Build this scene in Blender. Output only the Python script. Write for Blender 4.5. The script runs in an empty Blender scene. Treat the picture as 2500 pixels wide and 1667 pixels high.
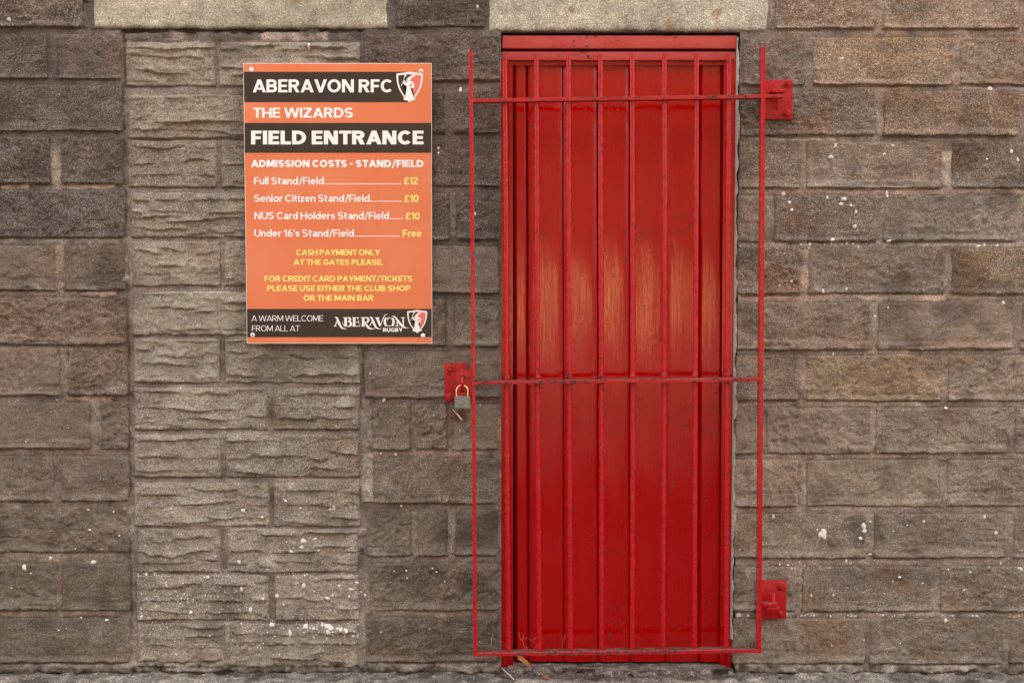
import bpy, bmesh, math, random
import numpy as np
from mathutils import Vector, Matrix

# ------------------------------------------------------------------ camera, sky, sun, exposure
SC = bpy.context.scene
COL = SC.collection
FPX = 3472.2                       # focal length in photo pixels (50 mm on 36 mm, 2500 px wide)
PITCH = math.radians(3.15)
CAMP = (0.0, -4.623, 1.347)
cam_d = bpy.data.cameras.new('camera'); cam = bpy.data.objects.new('camera', cam_d); COL.objects.link(cam)
cam_d.lens = 50; cam_d.sensor_width = 36; cam_d.clip_start = 0.05; cam_d.clip_end = 2000
cam.location = CAMP; cam.rotation_euler = (math.pi/2 - PITCH, 0, 0)
SC.camera = cam

SUN_EL, SUN_AZ = math.radians(47), math.radians(30)      # the sun stands behind the wall, to the right: the wall is in open shade
world = bpy.data.worlds.new('World'); SC.world = world; world.use_nodes = True
wn, wl = world.node_tree.nodes, world.node_tree.links
for n in list(wn): wn.remove(n)
wo = wn.new('ShaderNodeOutputWorld'); wb = wn.new('ShaderNodeBackground')
sky = wn.new('ShaderNodeTexSky'); sky.sky_type = 'NISHITA'; sky.sun_disc = False
sky.sun_elevation = SUN_EL; sky.sun_rotation = SUN_AZ
sky.air_density = 1.0; sky.dust_density = 3.0; sky.ozone_density = 1.0
hs = wn.new('ShaderNodeHueSaturation'); hs.inputs['Saturation'].default_value = 0.25      # overcast: pale sky
tint = wn.new('ShaderNodeMix'); tint.data_type = 'RGBA'; tint.blend_type = 'MULTIPLY'
tint.inputs[0].default_value = 1.0; tint.inputs[7].default_value = (1.03, 1.0, 0.955, 1)
wl.new(sky.outputs[0], hs.inputs['Color']); wl.new(hs.outputs[0], tint.inputs[6])
wl.new(tint.outputs[2], wb.inputs[0]); wb.inputs[1].default_value = 0.15
wl.new(wb.outputs[0], wo.inputs[0])
sun_d = bpy.data.lights.new('sun', 'SUN'); sun_d.energy = 5.0; sun_d.angle = math.radians(0.6); sun_d.color = (1.0, 0.90, 0.76)
sun = bpy.data.objects.new('sun', sun_d); COL.objects.link(sun)
sdir = Vector((math.sin(SUN_AZ)*math.cos(SUN_EL), math.cos(SUN_AZ)*math.cos(SUN_EL), math.sin(SUN_EL)))
sun.rotation_euler = sdir.to_track_quat('Z', 'Y').to_euler()
vs = SC.view_settings
vs.view_transform = 'Standard'; vs.look = 'None'; vs.gamma = 1.0; vs.exposure = 2.85; vs.use_curve_mapping = False
SC.render.resolution_x, SC.render.resolution_y = 1024, 682
KEXP = 1.20                                             # how bright a white matt wall renders: photo colour / KEXP = albedo

# ------------------------------------------------------------------ pixel -> place
def W(u, v, y=0.0):
    dx, dy = (u-1250)/FPX, -(v-833.5)/FPX
    cy, sy = math.cos(PITCH), math.sin(PITCH)
    d = (dx, cy + dy*sy, -sy + dy*cy)
    t = (y - CAMP[1])/d[1]
    return (t*d[0], y, CAMP[2] + t*d[2])
def X(u, v=833, y=0.0): return W(u, v, y)[0]
def Z(v, y=0.0): return W(1250, v, y)[2]
def GR(u, v, z=0.0):
    dx, dy = (u-1250)/FPX, -(v-833.5)/FPX
    cy, sy = math.cos(PITCH), math.sin(PITCH)
    d = (dx, cy + dy*sy, -sy + dy*cy)
    t = (z - CAMP[2])/d[2]
    return (t*d[0], CAMP[1] + t*d[1], z)
PXM = 1/750.0
def lin(c):
    return tuple(((x/255)/12.92 if x/255 <= 0.04045 else ((x/255+0.055)/1.055)**2.4) for x in c)
def seen(c, k=None): return tuple(min(0.9, x/(k or KEXP)) for x in lin(c))
rnd = random.Random(7)

# ------------------------------------------------------------------ object helpers
def tag(o, label=None, cat=None, group=None, kind=None):
    if label: o['label'] = label
    if cat: o['category'] = cat
    if group: o['group'] = group
    if kind: o['kind'] = kind
    return o
def empty(name, loc, label, cat, group=None):
    o = bpy.data.objects.new(name, None); COL.objects.link(o); o.location = loc; o.empty_display_size = 0.05
    return tag(o, label, cat, group)
def link(name, me, mat, parent=None, smooth=False):
    o = bpy.data.objects.new(name, me); COL.objects.link(o)
    if mat: me.materials.append(mat)
    if parent is not None:
        o.parent = parent
        p = parent; off = Vector((0, 0, 0))
        while p is not None: off += p.location; p = p.parent
        o.location = -off                                # all meshes are written in world coordinates
    if smooth: me.shade_smooth()
    return o
def pydata(name, V, F, mat, parent=None, smooth=False):
    me = bpy.data.meshes.new(name); me.from_pydata([tuple(v) for v in V], [], [tuple(f) for f in F]); me.update()
    return link(name, me, mat, parent, smooth)
def npmesh(name, V, Q, cols=None):
    me = bpy.data.meshes.new(name)
    V = np.asarray(V, np.float32); Q = np.asarray(Q, np.int32)
    me.vertices.add(len(V)); me.vertices.foreach_set('co', V.ravel())
    me.loops.add(Q.size); me.loops.foreach_set('vertex_index', Q.ravel())
    me.polygons.add(len(Q)); me.polygons.foreach_set('loop_start', np.arange(0, Q.size, 4, dtype=np.int32))
    me.update(calc_edges=True)
    me.polygons.foreach_set('use_smooth', np.ones(len(Q), bool))
    if cols is not None:
        at = me.color_attributes.new('Col', 'FLOAT_COLOR', 'POINT')
        at.data.foreach_set('color', np.asarray(cols, np.float32).ravel())
    me.update()
    return me
class MB:
    def __init__(s): s.V = []; s.F = []
    def add(s, V, F):
        b = len(s.V); s.V += [tuple(v) for v in V]; s.F += [tuple(i+b for i in f) for f in F]; return s
    def box(s, x0, x1, y0, y1, z0, z1, bev=0.0, seg=1):
        bm = bmesh.new(); bmesh.ops.create_cube(bm, size=1.0)
        for v in bm.verts: v.co = ((x0+x1)/2 + v.co.x*(x1-x0), (y0+y1)/2 + v.co.y*(y1-y0), (z0+z1)/2 + v.co.z*(z1-z0))
        if bev > 0: bmesh.ops.bevel(bm, geom=bm.edges[:], offset=bev, segments=seg, affect='EDGES', profile=0.5)
        bm.verts.index_update()
        s.add([v.co[:] for v in bm.verts], [[v.index for v in f.verts] for f in bm.faces]); bm.free(); return s
    def hexa(s, P):      # 8 points: front 4 (ccw), back 4
        return s.add(P, [(0,1,2,3), (7,6,5,4), (0,4,5,1), (1,5,6,2), (2,6,7,3), (3,7,4,0)])
    def tube(s, pts, rad, n=10, caps=True):
        pts = [Vector(p) for p in pts]; rad = rad if hasattr(rad, '__len__') else [rad]*len(pts)
        b = len(s.V); up = None
        for i, p in enumerate(pts):
            t = (pts[min(i+1, len(pts)-1)] - pts[max(i-1, 0)]).normalized()
            if up is None: up = Vector((0, 1, 0)) if abs(t.y) < 0.9 else Vector((1, 0, 0))
            a = t.cross(up).normalized(); c = t.cross(a).normalized(); up = -c if False else up
            for k in range(n):
                th = 2*math.pi*k/n
                s.V.append(tuple(p + (a*math.cos(th) + c*math.sin(th))*rad[i]))
        for i in range(len(pts)-1):
            for k in range(n):
                k2 = (k+1) % n
                s.F.append((b+i*n+k, b+i*n+k2, b+(i+1)*n+k2, b+(i+1)*n+k))
        if caps:
            s.F.append(tuple(b+k for k in reversed(range(n)))); s.F.append(tuple(b+(len(pts)-1)*n+k for k in range(n)))
        return s
    def lathe_y(s, cx, cz, prof, n=16, rot=0.0):   # prof: (radius, y) from back to front, axis along y
        b = len(s.V)
        for r, y in prof:
            for k in range(n):
                th = 2*math.pi*k/n + rot; s.V.append((cx + r*math.cos(th), y, cz + r*math.sin(th)))
        for i in range(len(prof)-1):
            for k in range(n):
                k2 = (k+1) % n; s.F.append((b+i*n+k, b+i*n+k2, b+(i+1)*n+k2, b+(i+1)*n+k))
        s.F.append(tuple(b+(len(prof)-1)*n+k for k in range(n))); return s
    def build(s, name, mat, parent=None, smooth=False):
        me = bpy.data.meshes.new(name); me.from_pydata(s.V, [], s.F)
        bm = bmesh.new(); bm.from_mesh(me); bmesh.ops.recalc_face_normals(bm, faces=bm.faces); bm.to_mesh(me); bm.free()
        o = link(name, me, mat, parent, smooth)
        if smooth:
            try: me.set_sharp_from_angle(angle=math.radians(35))
            except Exception: pass
        return o

# ------------------------------------------------------------------ materials
class NT:
    def __init__(s, name):
        s.m = bpy.data.materials.new(name); s.m.use_nodes = True; s.n = s.m.node_tree.nodes; s.l = s.m.node_tree.links
        for n in list(s.n): s.n.remove(n)
        s.out = s.n.new('ShaderNodeOutputMaterial'); s.b = s.n.new('ShaderNodeBsdfPrincipled'); s.l.new(s.b.outputs[0], s.out.inputs[0])
        s.tc = s.n.new('ShaderNodeTexCoord')
    def set(s, sock, v):
        if hasattr(v, 'links') or isinstance(v, bpy.types.NodeSocket): s.l.new(v, sock)
        else: sock.default_value = v
    def pos(s): return s.n.new('ShaderNodeNewGeometry').outputs['Position']
    def mapped(s, scale, src=None):
        m = s.n.new('ShaderNodeMapping'); m.inputs['Scale'].default_value = scale; s.l.new(src or s.pos(), m.inputs['Vector']); return m.outputs[0]
    def noise(s, scale, detail=3, rough=0.55, vec=None, dist=0.0):
        n = s.n.new('ShaderNodeTexNoise'); n.inputs['Scale'].default_value = scale; n.inputs['Detail'].default_value = detail
        n.inputs['Roughness'].default_value = rough; n.inputs['Distortion'].default_value = dist; s.l.new(vec or s.pos(), n.inputs['Vector']); return n
    def voro(s, scale, feat='F1', vec=None, rnd_=1.0):
        n = s.n.new('ShaderNodeTexVoronoi'); n.feature = feat; n.inputs['Scale'].default_value = scale
        n.inputs['Randomness'].default_value = rnd_; s.l.new(vec or s.pos(), n.inputs['Vector']); return n
    def ramp(s, fac, a, b, lo=0.0, hi=1.0, smooth=True):
        n = s.n.new('ShaderNodeMapRange'); n.interpolation_type = 'SMOOTHSTEP' if smooth else 'LINEAR'
        s.set(n.inputs[0], fac); n.inputs[1].default_value = a; n.inputs[2].default_value = b; n.inputs[3].default_value = lo; n.inputs[4].default_value = hi
        return n.outputs[0]
    def math(s, op, a, b=0.0, c=None):
        n = s.n.new('ShaderNodeMath'); n.operation = op; s.set(n.inputs[0], a); s.set(n.inputs[1], b)
        if c is not None: s.set(n.inputs[2], c)
        return n.outputs[0]
    def mix(s, fac, a, b, blend='MIX'):
        n = s.n.new('ShaderNodeMix'); n.data_type = 'RGBA'; n.blend_type = blend; n.clamp_factor = True
        s.set(n.inputs[0], fac); s.set(n.inputs[6], (*a, 1) if isinstance(a, tuple) and len(a) == 3 else a); s.set(n.inputs[7], (*b, 1) if isinstance(b, tuple) and len(b) == 3 else b)
        return n.outputs[2]
    def mulv(s, col, f):
        n = s.n.new('ShaderNodeVectorMath'); n.operation = 'SCALE'; s.l.new(col, n.inputs[0]); s.set(n.inputs['Scale'], f); return n.outputs[0]
    def bump(s, h, dist, strength=1.0, prev=None):
        n = s.n.new('ShaderNodeBump'); n.inputs['Distance'].default_value = dist; n.inputs['Strength'].default_value = strength
        s.l.new(h, n.inputs['Height'])
        if prev is not None: s.l.new(prev, n.inputs['Normal'])
        s.l.new(n.outputs[0], s.b.inputs['Normal']); return n.outputs[0]
    def fin(s, col=None, rough=0.8, **kw):
        if col is not None: s.set(s.b.inputs['Base Color'], (*col, 1) if isinstance(col, tuple) and len(col) == 3 else col)
        s.set(s.b.inputs['Roughness'], rough)
        for k, v in kw.items(): s.set(s.b.inputs[k.replace('_', ' ')], v)
        return s.m

def stone_material(name, cell, rel):
    """granular concrete: vertex colour x aggregate grains; alpha of the vertex colour = grain contrast"""
    t = NT(name)
    at = t.n.new('ShaderNodeVertexColor'); at.layer_name = 'Col'
    base, con = at.outputs[0], at.outputs[1]
    v1 = t.voro(1/cell); v2 = t.voro(1/(cell*2.1))
    sep = t.n.new('ShaderNodeSeparateColor'); t.l.new(v1.outputs['Color'], sep.inputs[0])
    sep2 = t.n.new('ShaderNodeSeparateColor'); t.l.new(v2.outputs['Color'], sep2.inputs[0])
    g = t.math('POWER', sep.outputs[0], 1.6)                     # most grains dark, a few pale
    g = t.math('MULTIPLY_ADD', g, 2.2, 0.34)
    gap = t.ramp(v1.outputs['Distance'], 0.28, 0.62, 1.0, 0.34)
    big = t.math('MULTIPLY', t.ramp(sep2.outputs[1], 0.80, 0.95), t.ramp(v2.outputs['Distance'], 0.22, 0.42, 1.0, 0.0))
    f = t.math('MULTIPLY', g, gap)
    f = t.math('ADD', f, t.math('MULTIPLY', big, t.math('MULTIPLY', con, 1.5)))
    f = t.math('MULTIPLY_ADD', t.math('SUBTRACT', f, 0.62), con, 1.0)     # contrast about the mean
    blot = t.noise(17, 5, 0.65)
    f = t.math('MULTIPLY', f, t.ramp(blot.outputs[0], 0.28, 0.72, 0.88, 1.12))
    pit = t.noise(150, 2, 0.6)
    f = t.math('MULTIPLY', f, t.ramp(pit.outputs[0], 0.30, 0.40, 0.72, 1.0))
    f = t.math('MAXIMUM', f, 0.12)
    c = t.mulv(base, f)
    warm = t.noise(31, 3, 0.6)
    c = t.mix(t.ramp(warm.outputs[0], 0.55, 0.78, 0, 0.22), c, t.mix(1.0, c, (1.16, 0.98, 0.80), 'MULTIPLY'))
    hgt = t.math('ADD', t.math('MULTIPLY', v1.outputs['Distance'], -1.0), t.math('MULTIPLY', big, 0.7))
    hgt = t.math('MULTIPLY', hgt, con)
    b1 = t.bump(t.noise(60, 6, 0.7).outputs[0], 0.009, 0.6)
    t.bump(hgt, rel, 1.0, b1)
    return t.fin(c, 0.92, Specular_IOR_Level=0.25)
M = {}
M['block'] = stone_material('weathered_concrete_block', 0.0031, 0.0050)
M['mortar'] = stone_material('old_mortar', 0.0030, 0.0012)
M['lintel'] = stone_material('pale_cast_stone', 0.0030, 0.0008)
M['paving'] = stone_material('weathered_paving', 0.0046, 0.0022)

def paint_red(name, base, rough, fade, fadecol, chips=0.0, grain=0.0, dust=0.0, coat=0.0):
    t = NT(name)
    n1 = t.noise(9, 5, 0.6); n2 = t.noise(55, 4, 0.65)
    c = t.mix(t.ramp(n1.outputs[0], 0.42, 0.72, 0, fade), base, fadecol)
    prev = None
    if grain > 0:
        gv = t.mapped((230, 230, 8.0)); gn = t.noise(1.0, 4, 0.6, gv, 0.6)
        gv2 = t.mapped((60, 60, 1.6)); gn2 = t.noise(1.0, 3, 0.55, gv2, 1.2)
        c = t.mix(t.ramp(gn.outputs[0], 0.30, 0.48, 0.28, 0.0), c, tuple(x*0.45 for x in base))
        kn = t.voro(1.0, 'F1', t.mapped((9.5, 0.01, 4.2)))
        sepk = t.n.new('ShaderNodeSeparateColor'); t.l.new(kn.outputs['Color'], sepk.inputs[0])
        knot = t.math('MULTIPLY', t.ramp(kn.outputs['Distance'], 0.07, 0.10, 1.0, 0.0), t.ramp(sepk.outputs[0], 0.45, 0.5))
        c = t.mix(t.math('MULTIPLY', knot, t.ramp(n2.outputs[0], 0.4, 0.6, 0.15, 0.75)), c, tuple(x*0.55 + 0.01 for x in base))
        prev = t.bump(gn2.outputs[0], 0.0024*grain, 0.6)
        prev = t.bump(gn.outputs[0], 0.0010*grain, 0.8, prev)
        prev = t.bump(knot, 0.0012, 0.6, prev)
    prev = t.bump(t.noise(170, 3, 0.6).outputs[0], 0.0003, 0.5, prev)
    r = t.ramp(n2.outputs[0], 0.3, 0.7, rough*0.8, rough*1.25)
    if dust > 0:
        geo = t.n.new('ShaderNodeNewGeometry'); sx = t.n.new('ShaderNodeSeparateXYZ'); t.l.new(geo.outputs['Normal'], sx.inputs[0])
        dm = t.math('MULTIPLY', t.ramp(sx.outputs[2], 0.45, 0.9), t.ramp(n2.outputs[0], 0.3, 0.62, 0.25, dust))
        c = t.mix(dm, c, (0.13, 0.085, 0.07)); r = t.math('MAXIMUM', r, t.math('MULTIPLY', dm, 0.9))
    if chips > 0:
        cn = t.noise(75, 5, 0.72); big = t.noise(6.0, 2, 0.5)
        k = t.math('ADD', cn.outputs[0], t.math('MULTIPLY', big.outputs[0], 0.25))
        cm = t.ramp(k, 0.80-chips, 0.83-chips)
        c = t.mix(cm, c, t.mix(n2.outputs[0], (0.015, 0.010, 0.009), (0.10, 0.045, 0.03)))
        r = t.math('MAXIMUM', r, t.math('MULTIPLY', cm, 0.85))
        t.bump(cm, 0.0006, 0.7, prev)
    m = t.fin(c, r, Specular_IOR_Level=0.45 if grain else 0.36)
    if coat: t.b.inputs['Coat Weight'].default_value = coat; t.b.inputs['Coat Roughness'].default_value = 0.12
    return m
M['door_red'] = paint_red('gloss_red_door_paint', (0.40, 0.0004, 0.0002), 0.055, 0.12, (0.50, 0.006, 0.003), chips=0.035, grain=1.0)
M['frame_red'] = paint_red('gloss_red_frame_paint', (0.38, 0.001, 0.001), 0.18, 0.3, (0.42, 0.010, 0.008), chips=0.02)
M['head_red'] = paint_red('faded_red_timber_paint', (0.44, 0.045, 0.038), 0.5, 0.6, (0.50, 0.09, 0.072), chips=0.05, grain=0.0)
M['gate_red'] = paint_red('red_metal_paint', (0.42, 0.004, 0.010), 0.26, 0.3, (0.44, 0.028, 0.028), chips=0.072, dust=0.85)
M['rail_red'] = paint_red('chipped_red_rail_paint', (0.40, 0.005, 0.010), 0.34, 0.4, (0.42, 0.045, 0.04), chips=0.135, dust=0.9)
M['plate_red'] = paint_red('red_plate_paint', (0.40, 0.003, 0.008), 0.30, 0.3, (0.42, 0.022, 0.022), chips=0.078, dust=0.7)
def simple(name, col, rough, metal=0.0, n=0.0, nscale=60, bump=0.0):
    t = NT(name)
    if n:
        nn = t.noise(nscale, 4, 0.6); c = t.mix(t.ramp(nn.outputs[0], 0.3, 0.7), tuple(x*(1-n) for x in col), tuple(min(1, x*(1+n)) for x in col))
        if bump: t.bump(nn.outputs[0], bump, 0.6)
    else: c = col
    return t.fin(c, rough, Metallic=metal)
M['sign_white'] = simple('sign_panel_white', (0.74, 0.70, 0.64), 0.4)
t = NT('printed_orange'); oc = seen((236, 128, 82)); st_ = t.noise(1.0, 4, 0.6, t.mapped((26, 1, 2.2))); bl_ = t.noise(4.5, 3, 0.5); sp_n = t.noise(240, 2, 0.5)
oc_ = t.mix(t.ramp(st_.outputs[0], 0.45, 0.75, 0, 0.16), oc, tuple(x*0.72+0.015 for x in oc)); oc_ = t.mix(t.ramp(bl_.outputs[0], 0.45, 0.7, 0, 0.22), oc_, (0.80, 0.30, 0.17)); oc_ = t.mix(t.ramp(sp_n.outputs[0], 0.70, 0.76, 0, 0.35), oc_, (0.30, 0.16, 0.10))
t.bump(t.noise(7, 2).outputs[0], 0.0012, 0.5); M['print_orange'] = t.fin(oc_, t.ramp(bl_.outputs[0], 0.3, 0.7, 0.30, 0.42))
M['print_black'] = simple('printed_black', (0.022, 0.016, 0.013), 0.36, n=0.1, nscale=6)
M['print_white'] = simple('printed_white', (0.86, 0.85, 0.83), 0.36)
M['print_yellow'] = simple('printed_yellow', (0.86, 0.80, 0.21), 0.36)
M['print_pink'] = simple('printed_coral', seen((240, 120, 108)), 0.36)
M['cap_white'] = simple('white_plastic_cap', (0.8, 0.79, 0.76), 0.4)
M['steel'] = simple('dull_padlock_steel', (0.22, 0.21, 0.19), 0.48, 0.55, 0.22, 90, 0.0004)
M['brass'] = simple('worn_shackle_metal', (0.60, 0.50, 0.32), 0.25, 0.9, 0.25, 120)
M['screw'] = simple('tarnished_screw', (0.25, 0.2, 0.12), 0.4, 0.7)
M['dark'] = simple('dark_blocker', (0.012, 0.010, 0.009), 0.9)
M['lichen'] = simple('white_lichen', (0.70, 0.68, 0.63), 0.9, 0, 0.12, 300)
M['white_fillet'] = simple('limewashed_mortar', (0.40, 0.37, 0.33), 0.9, 0, 0.3, 120, 0.002)
M['leaf'] = simple('dry_orange_leaf', (0.36, 0.15, 0.035), 0.6, 0, 0.35, 70, 0.001)
M['straw'] = simple('dry_straw', (0.50, 0.40, 0.26), 0.7, 0, 0.2, 90)
M['root'] = simple('dry_rootlets', (0.40, 0.20, 0.12), 0.8, 0, 0.3, 90)
M['feather'] = simple('pale_twig', (0.78, 0.74, 0.68), 0.7)
M['soil'] = simple('dark_soil', (0.05, 0.035, 0.022), 0.95, 0, 0.5, 120)
M['asphalt'] = simple('dark_asphalt', (0.040, 0.034, 0.028), 0.9, 0, 0.3, 90, 0.003)
M['kerb'] = simple('concrete_kerb', (0.10, 0.092, 0.082), 0.9, 0, 0.15, 40, 0.002)

# ------------------------------------------------------------------ the ground
def sheet(name, x0, x1, y0, y1, z, mat, kind='structure'):
    return tag(pydata(name, [(x0,y0,z),(x1,y0,z),(x1,y1,z),(x0,y1,z)], [(0,1,2,3)], mat), kind=kind)
sheet('ground', -900, 900, -900, 900, -0.20, M['asphalt'])
sheet('road', -400, 400, -9.0, -2.2, -0.12, M['asphalt'])
kb = MB().box(-60, 60, -2.33, -2.205, -0.3, -0.004, 0.012, 2).build('kerb', M['kerb']); tag(kb, kind='structure')

# ------------------------------------------------------------------ the other side of the road: houses and walls added unseen, to cut low sky and reflect in the gloss paint
M['brick'] = simple('dull_brown_brick', (0.050, 0.022, 0.014), 0.9, 0, 0.25, 3)
M['slate'] = simple('grey_slate', (0.07, 0.07, 0.075), 0.7, 0, 0.2, 8)
M['glass'] = simple('dark_window_glass', (0.02, 0.022, 0.025), 0.08)
M['white_paint'] = simple('cream_wall_paint', (0.90, 0.66, 0.30), 0.8, 0, 0.08, 2)
M['flag'] = simple('buff_paving', (0.15, 0.075, 0.03), 0.9, 0, 0.2, 3)
sheet('far_pavement', -60, 60, -13.6, -9.0, -0.07, M['flag'])
def make_house():  # added houses, out of view, tall enough to cut the low sky
    e = empty('unseen_terraced_house', (0, -13.6, -0.07), 'unseen brown brick terraced house with slate roof, added across the road', 'house', 'unseen terraced houses added across the road')
    wl_ = MB().box(-2.95, 2.95, -21.6, -13.6, -0.2, 9.4).build('wall', M['brick'], e)
    rf = MB().add([(-2.98,-21.8,9.4),(2.98,-21.8,9.4),(2.98,-13.4,9.4),(-2.98,-13.4,9.4),(-2.98,-17.6,12.4),(2.98,-17.6,12.4)], [(0,1,5,4),(2,3,4,5),(0,4,3),(1,2,5),(3,2,1,0)]).build('roof', M['slate'], e)
    MB().box(-2.6, -1.8, -18.2, -17.2, 11.8, 13.3, 0.02).build('chimney', M['brick'], rf)
    MB().box(1.2, 2.15, -13.60, -13.54, -0.07, 2.2, 0.01).build('door', M['slate'], e)
    for (xa_, xb_, za_, zb_) in ((-2.1, -0.3, 0.8, 2.4), (-2.1, -0.5, 3.7, 5.2), (1.0, 2.2, 3.7, 5.2), (-1.9, -0.6, 6.2, 7.4)):
        w_ = MB().box(xa_, xb_, -13.6, -13.52, za_, zb_, 0.01).build('window', M['white_paint'], e)
        MB().box(xa_+0.08, xb_-0.08, -13.519, -13.51, za_+0.08, zb_-0.08).build('pane', M['glass'], w_)
    return e
def copy_tree(o, parent=None):
    c = o.copy(); COL.objects.link(c); c.parent = parent
    for ch in list(o.children): copy_tree(ch, c)
    return c
hs0 = make_house()
for k in (-3, -2, -1, 1, 2, 3):
    copy_tree(hs0).location.x = 5.92*k
for (xa_, xb_, mt_, lab) in ((-0.8, 3.1, 'white_paint', 'unseen cream-painted section of low garden wall added across the road for the door highlight'), (-20.7, -0.85, 'brick', 'unseen long brown brick garden wall added on the padlock side of the cream section'), (3.15, 20.7, 'brick', 'unseen long brown brick garden wall added on the hinge side of the cream section')):  # added walls, out of view: the cream part makes the door highlight
    gw = empty('added_garden_wall', ((xa_+xb_)/2, -12.3, -0.07), lab, 'wall')
    MB().box(xa_, xb_, -12.45, -12.25, 0.62, 1.20, 0.01).build('wall_body', M[mt_], gw)
    MB().box(xa_, xb_, -12.50, -12.20, -0.1, 0.618, 0.015).build('plinth', M['slate'], gw)  # dark plinth trims the lower end of that highlight
    MB().box(xa_, xb_, -12.50, -12.20, 1.202, 1.28, 0.015).build('coping', M['slate'], gw)

# ------------------------------------------------------------------ wall relief and colour, as fields over the wall
RES = 0.0028
WX0, WX1, WZ0, WZ1 = -2.75, 2.75, -0.06, 2.95
NX, NZ = int((WX1-WX0)/RES), int((WZ1-WZ0)/RES)
gx = WX0 + (np.arange(NX)+0.5)*RES; gz = WZ0 + (np.arange(NZ)+0.5)*RES
kx = np.fft.rfftfreq(NX, RES)[None, :]; kz = np.fft.fftfreq(NZ, RES)[:, None]
def field(sx, sz, seed):
    r = np.random.default_rng(seed).standard_normal((NZ, NX)).astype(np.float32)
    f = np.fft.irfft2(np.fft.rfft2(r)*np.exp(-2*np.pi**2*((kx*sx)**2 + (kz*sz)**2)), s=(NZ, NX))
    return (f/f.std()).astype(np.float32)
n_fine = field(.0022, .0022, 1); n_small = field(.005, .005, 2); n_mid = field(.014, .014, 3); n_big = field(.045, .045, 4)
n_huge = field(.16, .13, 5); n_lip = field(.05, .004, 6); n_warp = field(.050, .016, 7); n_mask = field(.034, .010, 8)
n_edge = field(.007, .007, 9); n_edge2 = field(.022, .022, 10); n_soot = field(.05, .04, 11); n_tan = field(.05, .05, 12); n_eff = field(.03, .008, 13)
def samp(F, x, z):
    fx = np.clip((x-WX0)/RES-0.5, 0, NX-1.001); fz = np.clip((z-WZ0)/RES-0.5, 0, NZ-1.001)
    i = fx.astype(int); j = fz.astype(int); a = fx-i; b = fz-j
    if F.ndim == 3: a = a[..., None]; b = b[..., None]
    return F[j, i]*(1-a)*(1-b) + F[j, i+1]*a*(1-b) + F[j+1, i]*(1-a)*b + F[j+1, i+1]*a*b

# ---- the blocks: (zone, left, right, top, bottom) measured on the photograph, in its pixels
CV = [(-52,66),(83,192),(207,320),(335,448),(464,578),(598,708),(726,840),(848,964),(982,1094),(1113,1222),(1236,1346),(1374,1488),(1508,1615)]
LZ = {0:[(0,200)],1:[(0,115),(140,295)],2:[(0,297)],3:[(0,122),(150,299)],4:[(0,303)],5:[(0,137),(157,304)],6:[(0,305)],7:[(0,145),(168,309)],
      8:[(0,220),(246,311)],9:[(0,130),(148,314)],10:[(0,315)],11:[(0,140),(150,316)],12:[(0,317)]}
MZ = {0:[(966,1183)],1:[(887,1220)],2:[(887,1086),(1108,1220)],3:[(887,1219)],4:[(887,1098),(1113,1219)],5:[(887,1217)],6:[(887,1089),(1109,1217)],
      7:[(890,1217)],8:[(908,1003),(1018,1092),(1107,1216)],9:[(910,1216)],10:[(893,1005),(1020,1093),(1112,1216)],11:[(900,1215)],12:[(893,1214)]}
MV = {1:(83,197),2:(222,325),3:(339,454),4:(470,584),5:(600,714),6:(731,843),7:(857,969),8:(986,1096),9:(1116,1226),10:(1242,1355),11:(1374,1488),12:(1507,1613)}
RZ = {0:[(1893,2135),(2158,2487)],1:[(1812,1963),(1985,2322),(2344,2680)],2:[(1808,2137),(2158,2488)],3:[(1805,1950),(1968,2300),(2323,2655)],
      4:[(1802,1860),(1890,2137),(2156,2482)],5:[(1800,1952),(1973,2305),(2322,2655)],6:[(1799,2125),(2143,2474)],7:[(1796,1950),(1968,2296),(2315,2650)],
      8:[(1794,1853),(1870,2122),(2138,2462)],9:[(1792,1950),(1968,2293),(2312,2645)],10:[(1790,2115),(2133,2455)],11:[(1790,1943),(1957,2277),(2296,2625)],12:[(1789,2112),(2124,2447)]}
RV = {0:(-52,70),1:(91,207),2:(222,331),3:(346,459),4:(476,589),5:(605,717),6:(738,852),7:(867,977),8:(995,1105),9:(1121,1235),10:(1253,1361),11:(1382,1491),12:(1509,1618)}
IZ = [(103,209,[(306,524),(535,880)]),(232,337,[(312,650),(665,880)]),(343,456,[(310,527),(540,880)]),(470,579,[(317,650),(664,880)]),
      (589,697,[(320,535),(548,880)]),(712,817,[(322,650),(665,880)]),(827,934,[(325,533),(548,878)]),(946,1048,[(326,651),(667,878)]),
      (1060,1164,[(326,536),(551,876)]),(1178,1284,[(326,655),(668,878)]),(1291,1396,[(336,537),(555,872)]),(1404,1513,[(331,655),(672,876)]),(1523,1626,[(335,545),(560,872)])]
LT = [(104,91,82),(97,85,77),(93,82,74),(92,81,73),(94,84,78),(103,90,80),(103,87,76),(106,91,80),(103,90,79),(103,91,80),(99,87,76),(95,85,74),(93,83,73)]
MT = [(86,75,68),(94,81,73),(88,77,70),(88,77,70),(90,80,73),(102,91,83),(104,93,83),(102,91,81),(108,97,86),(106,95,83),(100,90,80),(96,86,76),(90,81,71)]
RT = [[(130,107,90),(134,113,96)],[(98,83,73),(140,115,93),(126,107,92)],[(108,95,85),(128,105,87)],[(113,98,86),(110,95,84),(108,95,86)],[(110,94,82),(108,96,86),(107,96,88)],
      [(112,97,85),(110,96,85),(128,108,88)],[(116,99,86),(118,101,88)],[(112,96,84),(130,110,87),(117,102,90)],[(112,97,85),(115,100,88),(116,103,91)],[(118,101,88),(120,106,92),(108,96,84)],
      [(112,100,87),(102,91,80)],[(112,101,88),(106,95,83),(104,94,83)],[(106,96,84),(102,93,82)]]
BL = []      # (kind, u0,u1,v0,v1, colour, contrast, inview)
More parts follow.
